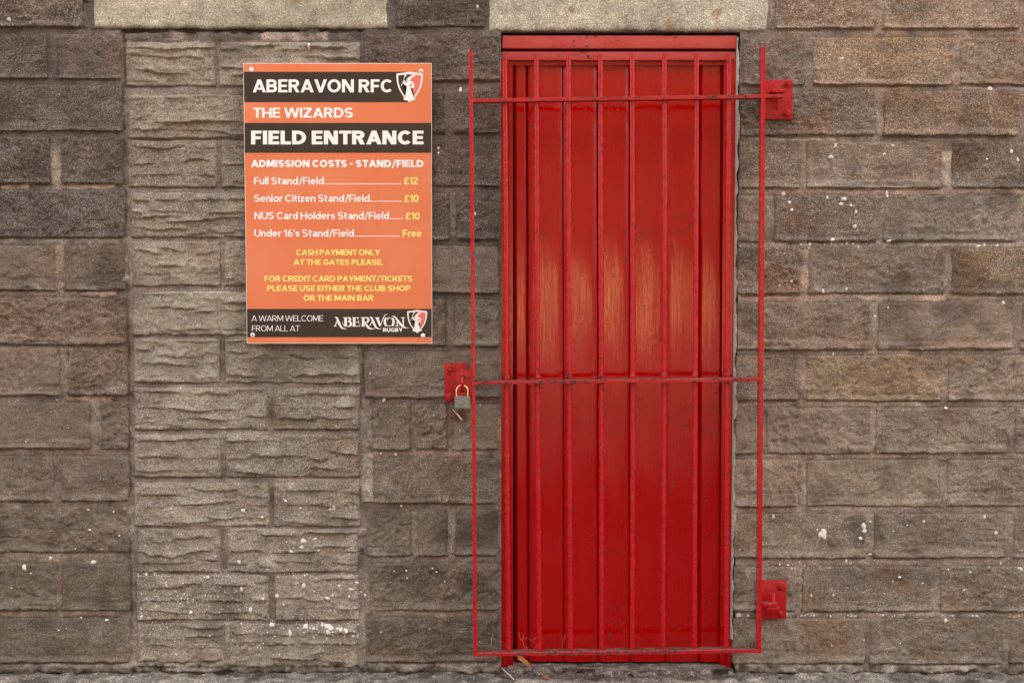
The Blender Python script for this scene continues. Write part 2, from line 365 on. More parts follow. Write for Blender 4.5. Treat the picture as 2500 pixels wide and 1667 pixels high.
FULL, GAP = 333, 19
for c in range(13):
    v0, v1 = CV[c]; con = 1.05 if c < 5 else 0.72
    row = list(LZ[c]); row[0] = (row[0][1]-FULL, row[0][1])
    for (a, b) in row: BL.append(['plain', a, b, v0, v1, LT[c], con, True])
    r = row[0][0]-GAP
    while r > -720: BL.append(['plain', r-FULL, r, v0, v1, LT[c], con, False]); r -= FULL+GAP
    mv = MV.get(c, CV[c])
    for (a, b) in MZ[c]: BL.append(['plain', a, b, mv[0], mv[1], MT[c], 1.0 if c < 5 else 0.72, True])
    rv = RV[c]
    for k, (a, b) in enumerate(RZ[c]): BL.append(['plain', a, b, rv[0], rv[1], RT[c][min(k, len(RT[c])-1)], 0.92 if c < 6 else 0.66, True])
    l = RZ[c][-1][1]+GAP
    while l < 3250: BL.append(['plain', l, l+FULL, rv[0], rv[1], RT[c][-1], 0.75, l < 2500]); l += FULL+GAP
for k in range(3):                                        # courses above the picture
    v1 = -70-128*k; v0 = v1-112; u = -760 + (k % 2)*170
    while u < 3200: BL.append(['plain', u, u+FULL, v0, v1, LT[k % 3] if u < 1300 else RT[2][0], 0.9, False]); u += FULL+GAP
for (v0, v1, row) in IZ:
    for (a, b) in row: BL.append(['rock', a, b, v0, v1, (118,107,95) if v0 < 600 else (122,112,100), 0.75, True])
BL.append(['lintel', 229, 945, -58, 70, (170,158,139), 0.65, True])
BL.append(['lintel', 1195, 1874, -58, 77, (168,157,140), 0.65, True])

def zone_left(v): return X(300 + 16*(v-100)/1500.0, v)
OPX0, OPX1, OPV = 1222, 1800, 79                          # the door opening
hgt_m = -0.0044 + 0.0014*n_mid + 0.0008*n_small + 0.0010*n_big + 0.0004*n_fine     # mortar level behind the block face
# mortar colour
def lerp3(a, b, t): return a*(1-t[..., None]) + b*t[..., None]
A3 = lambda c: np.array(c, np.float32)
GX, GZ = np.meshgrid(gx, gz)
right = np.clip((GX - 0.55)/0.3, 0, 1)
low = np.clip((1.25-GZ)/0.5, 0, 1)
mcol = lerp3(A3(seen((98,86,77))), A3(seen((138,119,102))), np.maximum(right, low*0.55).astype(np.float32))
tanm = np.clip((n_tan-0.15)*0.9, 0, 1)*np.clip(0.35+right*0.4+low*0.5, 0, 1)
mcol = lerp3(mcol, A3(seen((158,128,98))), (tanm*0.75).astype(np.float32))
mcol *= np.clip(1 + 0.10*n_mid + 0.10*n_soot, 0.5, 1.5)[..., None]
def prect(u0, u1, v0, v1, soft=0.004):
    um, vm = (u0+u1)/2, (v0+v1)/2
    x0, x1, z0, z1 = X(u0, vm), X(u1, vm), W(um, v1)[2], W(um, v0)[2]
    i0, i1 = max(0, int((x0-0.02-WX0)/RES)), min(NX, int((x1+0.02-WX0)/RES)+1)
    j0, j1 = max(0, int((z0-0.02-WZ0)/RES)), min(NZ, int((z1+0.02-WZ0)/RES)+1)
    sl = (slice(j0, j1), slice(i0, i1))
    xx, zz = GX[sl], GZ[sl]
    e = 0.0022*n_edge[sl] + 0.0015*n_edge2[sl]
    d = np.minimum(np.minimum(xx-x0, x1-xx), np.minimum(zz-z0, z1-zz)) + e
    return sl, np.clip(d/soft + 0.5, 0, 1)
STR = [  # pieces of pale or orange pointing, dark holes: (u0,u1,v0,v1, colour, rise in mm)
 (123,149,338,448,(164,140,104),2.5),(0,67,449,461,(190,150,120),3),(135,278,449,462,(172,136,110),3),(137,157,600,706,(146,116,82),3),(0,290,580,597,(128,116,102),4),
 (0,290,710,724,(122,90,72),2),(195,280,712,723,(176,134,106),3.5),(145,168,848,962,(132,116,92),2.5),(160,268,966,979,(166,126,92),3.5),(221,245,984,1092,(138,120,92),3.5),
 (0,300,1094,1111,(150,116,84),3.5),(0,300,1222,1235,(128,110,86),3),(0,150,1348,1372,(152,122,86),4),(150,300,1350,1372,(128,104,78),3),(140,149,1400,1470,(136,100,70),1),
 (0,300,1489,1507,(136,112,84),3),(170,280,1489,1504,(164,130,96),4),(115,139,80,190,(98,86,76),2),(200,226,0,70,(92,80,72),1),
 (200,226,4,8,(20,16,14),-6),
 (305,880,74,101,(112,98,92),-3),(640,800,78,100,(184,152,136),2),(420,450,76,100,(168,138,114),1),
 (1003,1018,990,1096,(122,110,90),1),(1092,1107,990,1096,(130,112,88),1.5),(1089,1109,735,843,(134,116,96),2),(900,1215,844,857,(116,98,86),2.5),(900,1215,970,985,(118,102,90),2),
 (1098,1113,474,584,(122,112,100),2),(890,1215,1097,1115,(140,112,92),2.5),(890,1215,1228,1242,(126,106,92),2.5),(890,1215,1356,1373,(128,106,94),3.5),(890,1180,1489,1506,(148,128,102),4),
 (1005,1020,1245,1355,(130,118,98),2),(1093,1112,1245,1352,(138,122,98),3),
 (885,912,1112,1226,(150,138,118),9),(884,908,975,1090,(120,108,96),7),(884,906,1360,1500,(120,106,92),6),(884,896,1500,1580,(122,112,98),5),(882,900,600,960,(92,82,74),-2),
 (860,900,1290,1310,(126,112,96),6),
 (1893,2500,74,90,(138,110,88),3),(1963,1984,92,207,(124,104,86),2.5),(2137,2158,0,70,(142,118,92),3),(2322,2344,92,208,(146,118,92),3),(1875,1893,0,72,(120,90,80),1),
 (1940,2320,209,222,(130,102,82),3),(2137,2157,226,326,(150,124,98),3),(2300,2322,372,458,(176,152,114),4),(2300,2322,347,370,(104,92,84),3),(1950,1967,350,458,(138,116,90),2.5),
 (1810,2500,461,476,(164,130,108),4.5),(1810,2040,333,345,(150,142,132),4),(2040,2500,332,346,(112,98,88),3),(2340,2500,210,222,(140,130,122),4),
 (1865,1890,480,588,(122,108,92),3),(2137,2156,480,588,(120,106,92),1),(1880,2500,590,604,(150,138,126),4),(1953,1973,612,716,(166,132,94),3.5),(2306,2323,606,716,(136,118,96),2.5),
 (1800,2310,719,736,(176,138,108),4.5),(2310,2500,720,735,(140,114,92),3),(2125,2143,742,850,(146,122,92),2.5),(2474,2492,742,852,(130,106,90),2),
 (1797,2500,854,866,(126,102,86),3),(1950,1968,870,976,(138,118,96),2.5),(2297,2315,870,976,(138,116,92),2.5),(1793,2260,979,994,(150,124,92),3.5),(2260,2500,979,994,(126,102,84),3),
 (2122,2138,998,1105,(146,124,96),3),(2462,2476,998,1104,(136,114,90),2.5),(1852,1870,998,1105,(110,96,84),2),(1790,2500,1106,1121,(142,118,92),3.5),(1950,1968,1122,1234,(152,128,98),3.5),(2294,2312,1122,1234,(146,124,98),3.5),
 (1790,2200,1237,1253,(146,116,92),3.5),(2200,2500,1237,1253,(134,116,90),3),(2115,2133,1255,1360,(138,122,98),2.5),(2455,2470,1255,1360,(134,114,84),2.5),(1790,2500,1363,1381,(146,122,98),3.5),
 (1943,1957,1384,1490,(142,126,104),2.5),(2278,2296,1384,1490,(136,120,98),2.5),(1800,2500,1492,1508,(148,132,112),4),(2112,2124,1512,1610,(118,106,92),1.5),(2447,2463,1512,1610,(128,116,98),2),
]
for (u0, u1, v0, v1, c, up) in STR:
    sl, m = prect(u0, u1, v0, v1)
    brk = np.clip(1.15 + 0.5*n_tan[sl] - 0.35*np.abs(n_edge2[sl]), 0, 1)
    mm = m*brk
    shade = np.clip(1 + 0.10*n_mid[sl] + 0.08*n_small[sl], 0.6, 1.4)[..., None]
    mcol[sl] = lerp3(mcol[sl], A3(seen(c))*shade, (mm*0.9).astype(np.float32))
    hgt_m[sl] += 0.001*up*m
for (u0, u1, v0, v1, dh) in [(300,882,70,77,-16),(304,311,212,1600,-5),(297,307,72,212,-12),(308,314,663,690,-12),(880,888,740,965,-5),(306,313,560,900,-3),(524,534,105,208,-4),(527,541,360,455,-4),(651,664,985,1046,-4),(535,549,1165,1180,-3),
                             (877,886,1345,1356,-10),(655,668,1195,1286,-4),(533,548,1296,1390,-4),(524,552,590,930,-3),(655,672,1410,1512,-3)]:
    sl, m = prect(u0, u1, v0, v1, 0.003); hgt_m[sl] += 0.001*dh*m; mcol[sl] *= (1-0.35*m)[..., None]  # mortar colour darkened in the recesses too: shade painted in
# infill ground tone (mortar between the tooled blocks) and the base strip
sl, m = prect(303, 884, 100, 1645, 0.008)
inf = A3(seen((138,122,106)))*np.clip(1 + 0.12*n_mid[sl] + 0.10*n_soot[sl], 0.5, 1.5)[..., None]
mcol[sl] = lerp3(mcol[sl], inf, (m*0.75).astype(np.float32)); hgt_m[sl] += -0.0060*m
for (u0, u1, c) in [(-800,318,(112,98,80)),(318,884,(116,106,92)),(884,1222,(120,110,96)),(1795,3300,(136,124,108))]:
    sl, m = prect(u0, u1, 1618, 1642, 0.006); hgt_m[sl] += m*(0.013 + 0.003*n_mid[sl] + 0.002*n_small[sl])
    mcol[sl] = lerp3(mcol[sl], A3(seen(c))*np.clip(1+0.2*n_mid[sl]+0.12*n_small[sl], 0.4, 1.6)[..., None], (m*0.9).astype(np.float32))
    sl, m = prect(u0, u1, 1632, 1660, 0.010); moss = np.clip(0.5+0.6*n_edge2[sl], 0, 1)*m*(0.8 if u0 < 1200 else 0.45)
    mcol[sl] = lerp3(mcol[sl], A3(seen((60,48,34))), moss.astype(np.float32))

# ---- block relief and colour fields
lum = mcol.mean(-1, keepdims=True); mcol = ((mcol*0.45 + lum*np.array([1.09, 0.99, 0.90], np.float32)*0.55)*1.24).astype(np.float32)
H = hgt_m.copy(); inside = np.zeros((NZ, NX), bool)
brow = []
for bi, (kind, u0, u1, v0, v1, c, con, view) in enumerate(BL):
    um, vm = (u0+u1)/2, (v0+v1)/2
    x0, x1, z0, z1 = X(u0, vm), X(u1, vm), W(um, v1)[2], W(um, v0)[2]
    r = random.Random(bi*31+5)
    M_ = 0.012
    i0, i1 = max(0, int((x0-M_-WX0)/RES)), min(NX, int((x1+M_-WX0)/RES)+2)
    j0, j1 = max(0, int((z0-M_-WZ0)/RES)), min(NZ, int((z1+M_-WZ0)/RES)+2)
    if i1-i0 < 8 or j1-j0 < 8: brow.append(None); continue
    sl = (slice(j0, j1), slice(i0, i1)); xx, zz = GX[sl], GZ[sl]
    ex = np.minimum(xx-x0, x1-xx); ez = np.minimum(zz-z0, z1-zz)
    d = np.minimum(ex, ez)
    q = 0.003
    dr = np.where((ex < q) & (ez < q), q - np.hypot(np.clip(q-ex, 0, None), np.clip(q-ez, 0, None)), d)     # rounded corners
    dw = dr + 0.0012*n_edge[sl] + 0.0010*n_edge2[sl]
    tz = np.clip((zz-z0)/(z1-z0), 0, 1)
    if kind == 'plain':
        rg = r.uniform(0.6, 1.5)
        h = 0.0008 + r.uniform(-.0020, .0022) + 0.0014*n_big[sl] + rg*(0.0010*n_mid[sl] + 0.0012*n_small[sl] + 0.0010*n_fine[sl])
        h -= 0.0035*np.clip(np.roll(n_small, 37*bi, 1)[sl] - 2.0, 0, 1)                    # pits
        lipw = np.clip(0.020 + 0.009*n_lip[sl], 0.006, 0.04)*r.uniform(0.6, 1.25)
        lip = np.clip(1-(zz-z0)/lipw, 0, 1)
        h = h + lip*(0.0115*r.uniform(0.7, 1.1)) - 0.0028*np.exp(-((zz-z0-lipw*1.2)/0.010)**2)*np.clip(0.3+0.6*n_lip[sl], 0, 1)
        chip = np.clip(1-dw/0.0050, 0, 1.3)
        h -= 0.0050*chip**2
    elif kind == 'rock':
        h = -0.0045 + r.uniform(-.001, .001) + 0.0014*n_big[sl] + 0.0009*n_mid[sl] + 0.0010*n_small[sl] + 0.0009*n_fine[sl]
        rows_ = r.choice((3, 3, 4))
        for row_ in range(rows_):
            zr = z0 + (z1-z0)*(row_+0.55+r.uniform(-.28, .28))/rows_; xc = x0 + r.uniform(-.03, .04)
            while xc < x1:
                ln = r.uniform(.06, .20); zc_ = zr + r.gauss(0, .006)
                t_ = np.clip((xx-xc)/ln, 0, 1); tap = np.clip(np.minimum(t_, 1-t_)*3.2, 0, 1)**0.8*((xx > xc) & (xx < xc+ln))
                line = zc_ + r.uniform(-.003, .005)*np.sin(math.pi*t_*r.uniform(0.8, 2.2) + r.uniform(0, 3)) + 0.0030*np.roll(n_lip, 53*(bi+row_), 1)[sl] + 0.0012*n_edge[sl]
                dz_ = zz - line; up_ = r.uniform(.011, .020)
                am_ = r.choice((.003, .007, .010, .0135))*r.uniform(.8, 1.1)
                prof = np.where(dz_ > 0, np.exp(-dz_/up_), np.clip(1+dz_/0.0028, 0, 1) - 0.35*np.exp(dz_/0.006)*(dz_ < -0.0005))
                h = h + am_*tap*prof*np.clip(dr/0.010, 0, 1)
                xc += ln*r.uniform(0.55, 1.15)
        chip = np.clip(1-dw/0.006, 0, 1.3); h -= 0.0045*chip**2
        h += 0.0035*np.clip(1-(zz-z0)/0.010, 0, 1)
    else:
        h = 0.004 + 0.0010*n_big[sl] + 0.0003*n_small[sl] + 0.0003*n_fine[sl]
        chip = np.clip(1-dw/0.010, 0, 1.3); h -= 0.0060*chip**2
    # colour
    jit = 1 + r.uniform(-.06, .06); con = con*r.uniform(0.6, 1.0); BL[bi][6] = con
    if kind == 'plain' and u0 > 1700: c = tuple(p_*0.62 + q_*0.38 for p_, q_ in zip(c, (113, 99, 88)))
    c = (c[0]*0.985, c[1]*1.012, c[2]*1.015)
    base = A3(seen(tuple(min(235, x*((1.27 if u0 > 1700 or kind == 'rock' else 1.22) if kind != 'lintel' else 1.03)) for x in c)))*jit*1.18
    cc = np.broadcast_to(base, (*xx.shape, 3)).copy()
    cc *= np.clip(1 + 0.08*n_mid[sl] + 0.08*n_soot[sl], 0.45, 1.6)[..., None]
    if kind != 'lintel':
        tan = np.clip((n_tan[sl] - 0.7)*0.5, 0, 0.55)*(1.0 if u0 > 1700 else 0.6)
        cc = lerp3(cc, A3(seen((146,114,90))), tan.astype(np.float32))
        soot = np.clip((n_huge[sl]*0.6 + n_soot[sl]*0.6 - 0.8)*0.5, 0, 0.45)
        cc *= (1-soot)[..., None]
        if v0 < 620 and u0 < 300 or (880 < u0 < 1230 and v0 < 600): cc *= 0.96
        eff_lip_light = np.clip(n_eff[sl]*0.4-0.35+lip*0.35 if kind == 'plain' else n_eff[sl]*0.35-0.5, 0, 0.35)  # plain blocks: skylight on the lower lip painted in with the efflorescence
        cc = lerp3(cc, A3(seen((150,140,132))), eff_lip_light.astype(np.float32))
        if kind == 'rock' and v0 > 1000:
            sp = np.clip(n_eff[sl]*0.5-0.35, 0, 0.5); cc = lerp3(cc, A3(seen((172,164,152))), sp.astype(np.float32))
    else:
        rust = np.clip((n_edge2[sl] - 1.75)*2.0, 0, 0.6)
        cc = lerp3(cc, A3(seen((150,116,80))), rust.astype(np.float32))
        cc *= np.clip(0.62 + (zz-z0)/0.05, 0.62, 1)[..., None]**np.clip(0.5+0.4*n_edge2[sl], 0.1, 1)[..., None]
    under = np.clip(1-np.abs(z0-0.004-zz)/0.0055, 0, 1)*((xx > x0) & (xx < x1))          # shadow gap under the block, where the pointing has shrunk
    hgt_m[sl] -= 0.0075*under*np.clip(0.75+0.6*n_tan[sl], 0, 1.2)*(1.0 if kind != 'lintel' else 0.6)
    ins = dr > -0.002
    H[sl] = np.where(ins & (h > H[sl]), h, H[sl]); 
    brow.append((x0, x1, z0, z1, sl, h, cc, con))
    ii = d > 0.016; inside[sl] |= ii
# local stains
def stain(u, v, ru, rv, c, k):
    out = []
    x, _, z = W(u, v)
    w = np.exp(-(((GX-x)/(ru*PXM))**2 + ((GZ-z)/(rv*PXM))**2))*np.clip(0.7+0.5*n_mid, 0, 1.3)
    return np.clip(w*k, 0, 1).astype(np.float32), A3(seen(c))
STAINS = [stain(1122,1012,28,22,(98,66,38),0.9), stain(1835,255,40,26,(70,54,40),0.7), stain(1185,265,40,30,(78,62,48),0.5), stain(1990,505,24,26,(140,128,112),0.7),
          stain(2180,110,150,60,(164,128,94),0.35), stain(2240,240,110,40,(150,116,90),0.4), stain(690,300,300,30,(126,112,100),0.2), stain(640,1375,70,16,(178,170,160),0.5), stain(560,1420,40,20,(160,156,156),0.5),
          stain(420,1570,120,30,(138,128,114),0.4), stain(285,270,22,50,(112,100,86),0.55), stain(300,380,26,60,(88,80,76),0.5), stain(2300,1415,160,20,(70,62,56),0.45), stain(2330,1300,150,40,(84,74,66),0.4),
          stain(2150,1400,110,20,(78,70,64),0.45), stain(1180,1470,30,40,(80,72,64),0.35), stain(980,1400,60,40,(80,76,74),0.35), stain(1140,1500,30,12,(124,110,92),0.4), stain(1895,1525,26,16,(112,70,58),0.45), stain(1900,304,30,12,(112,80,66),0.4), stain(1095,990,16,14,(110,74,56),0.5)]
def restain(sl, cc):
    for w, c in STAINS:
        ws = w[sl]
        if ws.max() > 0.02: cc = lerp3(cc, c*np.clip(1+0.1*n_mid[sl], .6, 1.4)[..., None], ws)
    return cc

# ------------------------------------------------------------------ the wall
wall = empty('block_wall', (0, 0.1, 0), 'rough grey-brown concrete block wall with two pale stone lintels and a blocked-up doorway', 'wall')
def joint_mesh(name, keep, parent, mat, step=0.0045):
    xs = np.arange(WX0+0.01, WX1-0.01, step); zs = np.arange(-0.04, WZ1-0.02, step)
    PX, PZ = np.meshgrid(xs, zs)
    k = ~(samp(inside.astype(np.float32), PX, PZ) > 0.5)
    CX, CZ = (PX[:-1, :-1]+PX[1:, 1:])/2, (PZ[:-1, :-1]+PZ[1:, 1:])/2
    kq = (k[:-1, :-1] | k[1:, :-1] | k[:-1, 1:] | k[1:, 1:]) & keep(CX, CZ)      # by quad centre: neighbouring sheets meet edge to edge
    y = -samp(hgt_m, PX, PZ); cols = samp(restain((slice(None), slice(None)), mcol), PX, PZ)
    nx = len(xs); idx = np.arange(PX.size).reshape(PX.shape)
    q = np.stack([idx[:-1, :-1][kq], idx[:-1, 1:][kq], idx[1:, 1:][kq], idx[1:, :-1][kq]], 1)
    used = np.unique(q); rem = -np.ones(PX.size, int); rem[used] = np.arange(len(used))
    V = np.stack([PX.ravel(), y.ravel(), PZ.ravel()], 1)[used]
    C = np.concatenate([cols.reshape(-1, 3)[used], np.full((len(used), 1), 0.55, np.float32)], 1)
    me = npmesh(name, V, rem[q], C)
    return link(name, me, mat, parent)
opx0, opx1, opz = X(OPX0, 800)+0.001, X(OPX1, 800)-0.001, Z(OPV)
ix0, ix1, iz1 = X(303, 800), X(884, 800), Z(72)
in_open = lambda x, z: (x > opx0) & (x < opx1) & (z < opz)
in_fill = lambda x, z: (x > ix0) & (x < ix1) & (z < iz1)
joint_mesh('mortar', lambda x, z: ~in_open(x, z) & ~in_fill(x, z), wall, M['mortar'])
infill = joint_mesh('doorway_infill', in_fill, wall, M['mortar'])
infill['label'] = 'blocked-up doorway of paler tooled blocks'
core = MB()
core.box(WX0, opx0-0.002, 0.028, 0.24, -0.2, WZ1-0.02).box(opx1+0.002, WX1, 0.028, 0.24, -0.2, WZ1-0.02).box(opx0-0.002, opx1+0.002, 0.028, 0.24, opz+0.002, WZ1-0.02)
cme = core.build('wall_core', M['kerb'], wall)
tb_ = NT('distant_block_coursing'); bk = tb_.n.new('ShaderNodeTexBrick'); tb_.l.new(tb_.mapped((1, 1, 1)), bk.inputs['Vector'])
mp = tb_.n.new('ShaderNodeCombineXYZ'); sp_ = tb_.n.new('ShaderNodeSeparateXYZ'); tb_.l.new(tb_.pos(), sp_.inputs[0]); tb_.l.new(sp_.outputs[0], mp.inputs[0]); tb_.l.new(sp_.outputs[2], mp.inputs[1])
tb_.l.new(mp.outputs[0], bk.inputs['Vector']); bk.inputs['Scale'].default_value = 1; bk.inputs['Brick Width'].default_value = 0.46; bk.inputs['Row Height'].default_value = 0.172; bk.inputs['Mortar Size'].default_value = 0.008
bk.inputs['Color1'].default_value = (0.10, 0.082, 0.068, 1); bk.inputs['Color2'].default_value = (0.13, 0.107, 0.09, 1); bk.inputs['Mortar'].default_value = (0.15, 0.12, 0.095, 1)
tb_.bump(tb_.noise(160, 4).outputs[0], 0.004); tb_.fin(bk.outputs[0], 0.95)
for sgn in (-1, 1):
    MB().box(min(sgn*WX1, sgn*16), max(sgn*WX1, sgn*16), 0.002, 0.24, -0.2, WZ1-0.02).build('unseen_wall_run', tb_.m, wall)  # unseen length of wall, added to stop sun leaking round the ends
MB().box(-16, 16, 0.002, 0.24, WZ1-0.018, 6.5).build('unseen_upper_wall', tb_.m, wall)  # unseen height added so the wall keeps the ground in front shaded
for bi, (b, info) in enumerate(zip(BL, brow)):
    if info is None: continue
    kind, u0, u1, v0, v1, c, con, view = b
    x0, x1, z0, z1, sl, h, cc, con = info
    x0, x1, z1 = max(x0, WX0+0.01), min(x1, WX1-0.01), min(z1, WZ1-0.02)
    if x1-x0 < 0.05 or z1-z0 < 0.03: continue
    st = (0.0036 if kind == 'rock' else 0.0044) if view else 0.011
    nx = max(4, int((x1-x0)/st)); nz = max(4, int((z1-z0)/st))
    sx = np.linspace(0, 1, nx+1); sz = np.linspace(0, 1, nz+1)
    PX, PZ = np.meshgrid(x0 + sx*(x1-x0), z0 + sz*(z1-z0))
    cc = restain(sl, cc)
    gx0, gz0 = GX[sl][0, 0], GZ[sl][0, 0]
    def lsamp(F):
        fx = np.clip((PX-gx0)/RES, 0, F.shape[1]-1.001); fz = np.clip((PZ-gz0)/RES, 0, F.shape[0]-1.001)
        i = fx.astype(int); j = fz.astype(int); a = fx-i; bb = fz-j
        if F.ndim == 3: a = a[..., None]; bb = bb[..., None]
        return F[j, i]*(1-a)*(1-bb) + F[j, i+1]*a*(1-bb) + F[j+1, i]*(1-a)*bb + F[j+1, i+1]*a*bb
    hh = lsamp(h); CC = lsamp(cc)
    # corners pulled in, edges wavering
    q = 0.003
    ex = np.minimum(PX-x0, x1-PX); ez = np.minimum(PZ-z0, z1-PZ)
    wob = np.clip(1-np.minimum(ex, ez)/0.03, 0, 1)
    PX2 = PX + wob*(0.0008*samp(n_edge, PX, PZ) + 0.0009*samp(n_edge2, PX, PZ)); PZ2 = PZ + wob*(0.0008*samp(n_edge, PX+0.3, PZ) + 0.0008*samp(n_edge2, PX+0.3, PZ))
    if kind == 'plain' or kind == 'rock':
        inx = np.clip(q-ex, 0, None); inz = np.clip(q-ez, 0, None); both = np.minimum(inx, inz)*0.55
        PX2 += np.where(PX < (x0+x1)/2, both, -both); PZ2 += np.where(PZ < (z0+z1)/2, both, -both)
    idx = np.arange(PX.size).reshape(PX.shape)
    Q = np.stack([idx[:-1, :-1].ravel(), idx[:-1, 1:].ravel(), idx[1:, 1:].ravel(), idx[1:, :-1].ravel()], 1)
    V = np.stack([PX2.ravel(), -hh.ravel(), PZ2.ravel()], 1)
    ring = np.concatenate([idx[0, :-1], idx[:-1, -1], idx[-1, :0:-1], idx[:0:-1, 0]])
    back = V[ring].copy(); back[:, 1] = 0.034
    nb = len(V); bidx = nb + np.arange(len(ring))
    S = np.stack([np.roll(ring, -1), ring, bidx, np.roll(bidx, -1)], 1)
    C = np.concatenate([CC.reshape(-1, 3), np.full((PX.size, 1), con, np.float32)], 1)
    C = np.concatenate([C, C[ring]]); V = np.concatenate([V, back]); Q = np.concatenate([Q, S])
    name = 'lintel' if kind == 'lintel' else 'block'
    me = npmesh(name, V, Q, C)
    link(name, me, M['lintel'] if kind == 'lintel' else M['block'], infill if kind == 'rock' else wall)

# white lichen and droppings on the wall (small flat crusts that follow the surface)
SP = [(122,1362,5),(228,1372,6),(60,1386,7),(75,1399,3),(215,1244,3),(276,1250,3),(219,1293,3),(291,1307,3),(356,1402,4),(507,1409,4),(465,1495,5),(428,1442,3),(449,1450,3),(593,1246,6),(260,1513,4),(197,1507,3),(345,1505,4),
 (418,1241,3),(583,1371,6),(589,1438,5),(640,1263,4),(814,1239,6),(806,1243,4),(733,1239,3),(697,1223,4),(741,1320,7),(768,1315,4),(711,1346,5),(737,1335,5),(778,1343,3),(741,1428,6),(743,1405,3),(675,1454,5),(643,1460,4),
 (611,1487,5),(799,1460,5),(857,1439,6),(871,1422,4),(881,1446,3),(891,1451,4),(828,1430,4),(812,1453,4),(766,1444,3),(852,1455,3),(775,1480,2.5),(662,1525,7),(708,1545,8),(746,1528,8),(766,1534,5),(786,1525,5),(799,1530,9),(807,1534,6),
 (823,1534,4),(832,1536,5),(843,1537,5),(846,1543,5),(861,1552,4),(873,1555,4),(800,1541,5),(937,977,5),(930,1107,3),(979,1235,3.5),(992,1393,3),(994,1410,2.5),(1066,1396,2.5),(1086,1420,2.5),(966,1109,4),(754,109,4),(754,117,4.5),
 (1166,17,4),(1124,219,5),(1070,362,3.5),(1070,373,3.5),(1160,523,4),(2055,144,4),(2416,216,6),(2040,355,5),(2027,384,6),(2179,355,4),(2158,376,4),(2469,370,5),(2486,391,5),(2409,389,3),(1913,474,6),(1927,494,5),(1931,513,5),(2019,482,5),
 (2061,486,6),(2053,498,5),(2076,502,4),(2089,517,5),(2166,472,6),(2167,479,4),(2086,553,5),(2031,585,5),(2168,589,5),(1955,597,3),(1978,596,4),(1975,605,3),(2014,597,3),(2067,594,3),(2083,595,3),(2388,601,4),(2404,598,3.5),(2434,600,4),
 (2009,710,5),(2067,705,4),(2136,771,3),(2449,739,4),(2168,751,2.5),(2034,864,3.5),(2250,853,3),(2310,995,4),(1932,687,4),(1903,698,3),(2032,1112,3),(1888,1260,5),(2010,1301,10),(2006,1306,8),(2014,1310,7),(1995,1293,3),(2110,1284,7),
 (2111,1296,7),(2101,1314,5),(2125,1273,3),(2125,1353,4),(2066,1368,4),(2433,1300,5),(2404,1262,4),(2256,1272,3),(1903,1378,3),(1923,1379,3),(1964,1380,2.5),(1932,1387,2.5),(2492,1387,5),(2444,1375,3),(1980,1453,3.5),(2034,1452,3.5),
 (2196,1408,3.5),(2369,1396,3),(2253,1424,3),(2156,1501,3),(2078,1504,3),(2089,1504,3),(1957,1502,2.5),(2308,1513,5),(2375,1502,3),(2385,1503,3),(2325,1502,2.5),(1803,1501,7),(1826,1502,4),(23,48,5)]
r = random.Random(11)
for k in range(520):
    z_ = r.random()
    if z_ < 0.5: u, v = r.uniform(330, 880), r.gauss(1480, 70)
    elif z_ < 0.62: u, v = r.gauss(800, 50), r.gauss(1535, 14)
    elif z_ < 0.85: u, v = r.uniform(1800, 2500), r.choice([r.uniform(1250, 1600), r.gauss(1502, 5), r.gauss(597, 4)])
    else: u, v = r.uniform(0, 1200), r.uniform(900, 1600)
    if v > 1612 or (1218 < u < 1800): continue
    SP.append((u, v, r.choice([1.3, 1.5, 1.8, 2.2])))
LV, LF = [], []
for (u, v, rad) in SP:
    x, _, z = W(u, v); R = rad*PXM*1.0; n = 9 if rad > 2.4 else 6
    ang = r.uniform(0, 6.28); st = r.uniform(0.75, 1.3)
    ring1 = []; 
    for k in range(n):
        th = ang + 2*math.pi*k/n; rr = R*r.uniform(0.6, 1.2); ring1.append((x + rr*math.cos(th)*st, z + rr*math.sin(th)/st))
    P = np.array([(x, z)] + [((a-x)*0.75+x, (b-z)*0.75+z) for a, b in ring1] + ring1)
    yy = -samp(H, P[:, 0], P[:, 1])
    b0 = len(LV)
    for i, (a, b) in enumerate(P): LV.append((a, yy[i] - (0.0024 if i <= n else 0.0004), b))
    for k in range(n):
        k2 = (k+1) % n
        LF.append((b0, b0+1+k2, b0+1+k)); LF.append((b0+1+k, b0+1+k2, b0+1+n+k2, b0+1+n+k))
lich = pydata('lichen', LV, LF, M['lichen'], wall, True); lich['kind'] = 'stuff'

# ragged limewashed fillet along the right reveal
fv = []; ff = []
vv = np.linspace(92, 1560, 240)
for i, v in enumerate(vv):
    xr = X(1803 - (v-90)*0.0105, v); z = Z(v); k = float(samp(n_edge, np.array([xr]), np.array([z]))[0]); k2 = float(samp(n_edge2, np.array([xr]), np.array([z]))[0])
    w = 0.0018 + 0.0022*k + 0.0032*k2
    w = max(-0.002, w)
    y0 = 0.001 + 0.001*k
    fv += [(xr-0.004, 0.03, z), (xr-0.004, y0+0.003, z), (xr-0.002+w*0.4, y0-0.0035, z), (xr+w, y0-0.001, z), (xr+w+0.001, 0.012, z)]
    if i:
        a = (i-1)*5
        for j in range(4): ff.append((a+j, a+j+1, a+j+6, a+j+5))
fl = pydata('mortar_fillet', fv, ff, M['white_fillet'], wall, True)

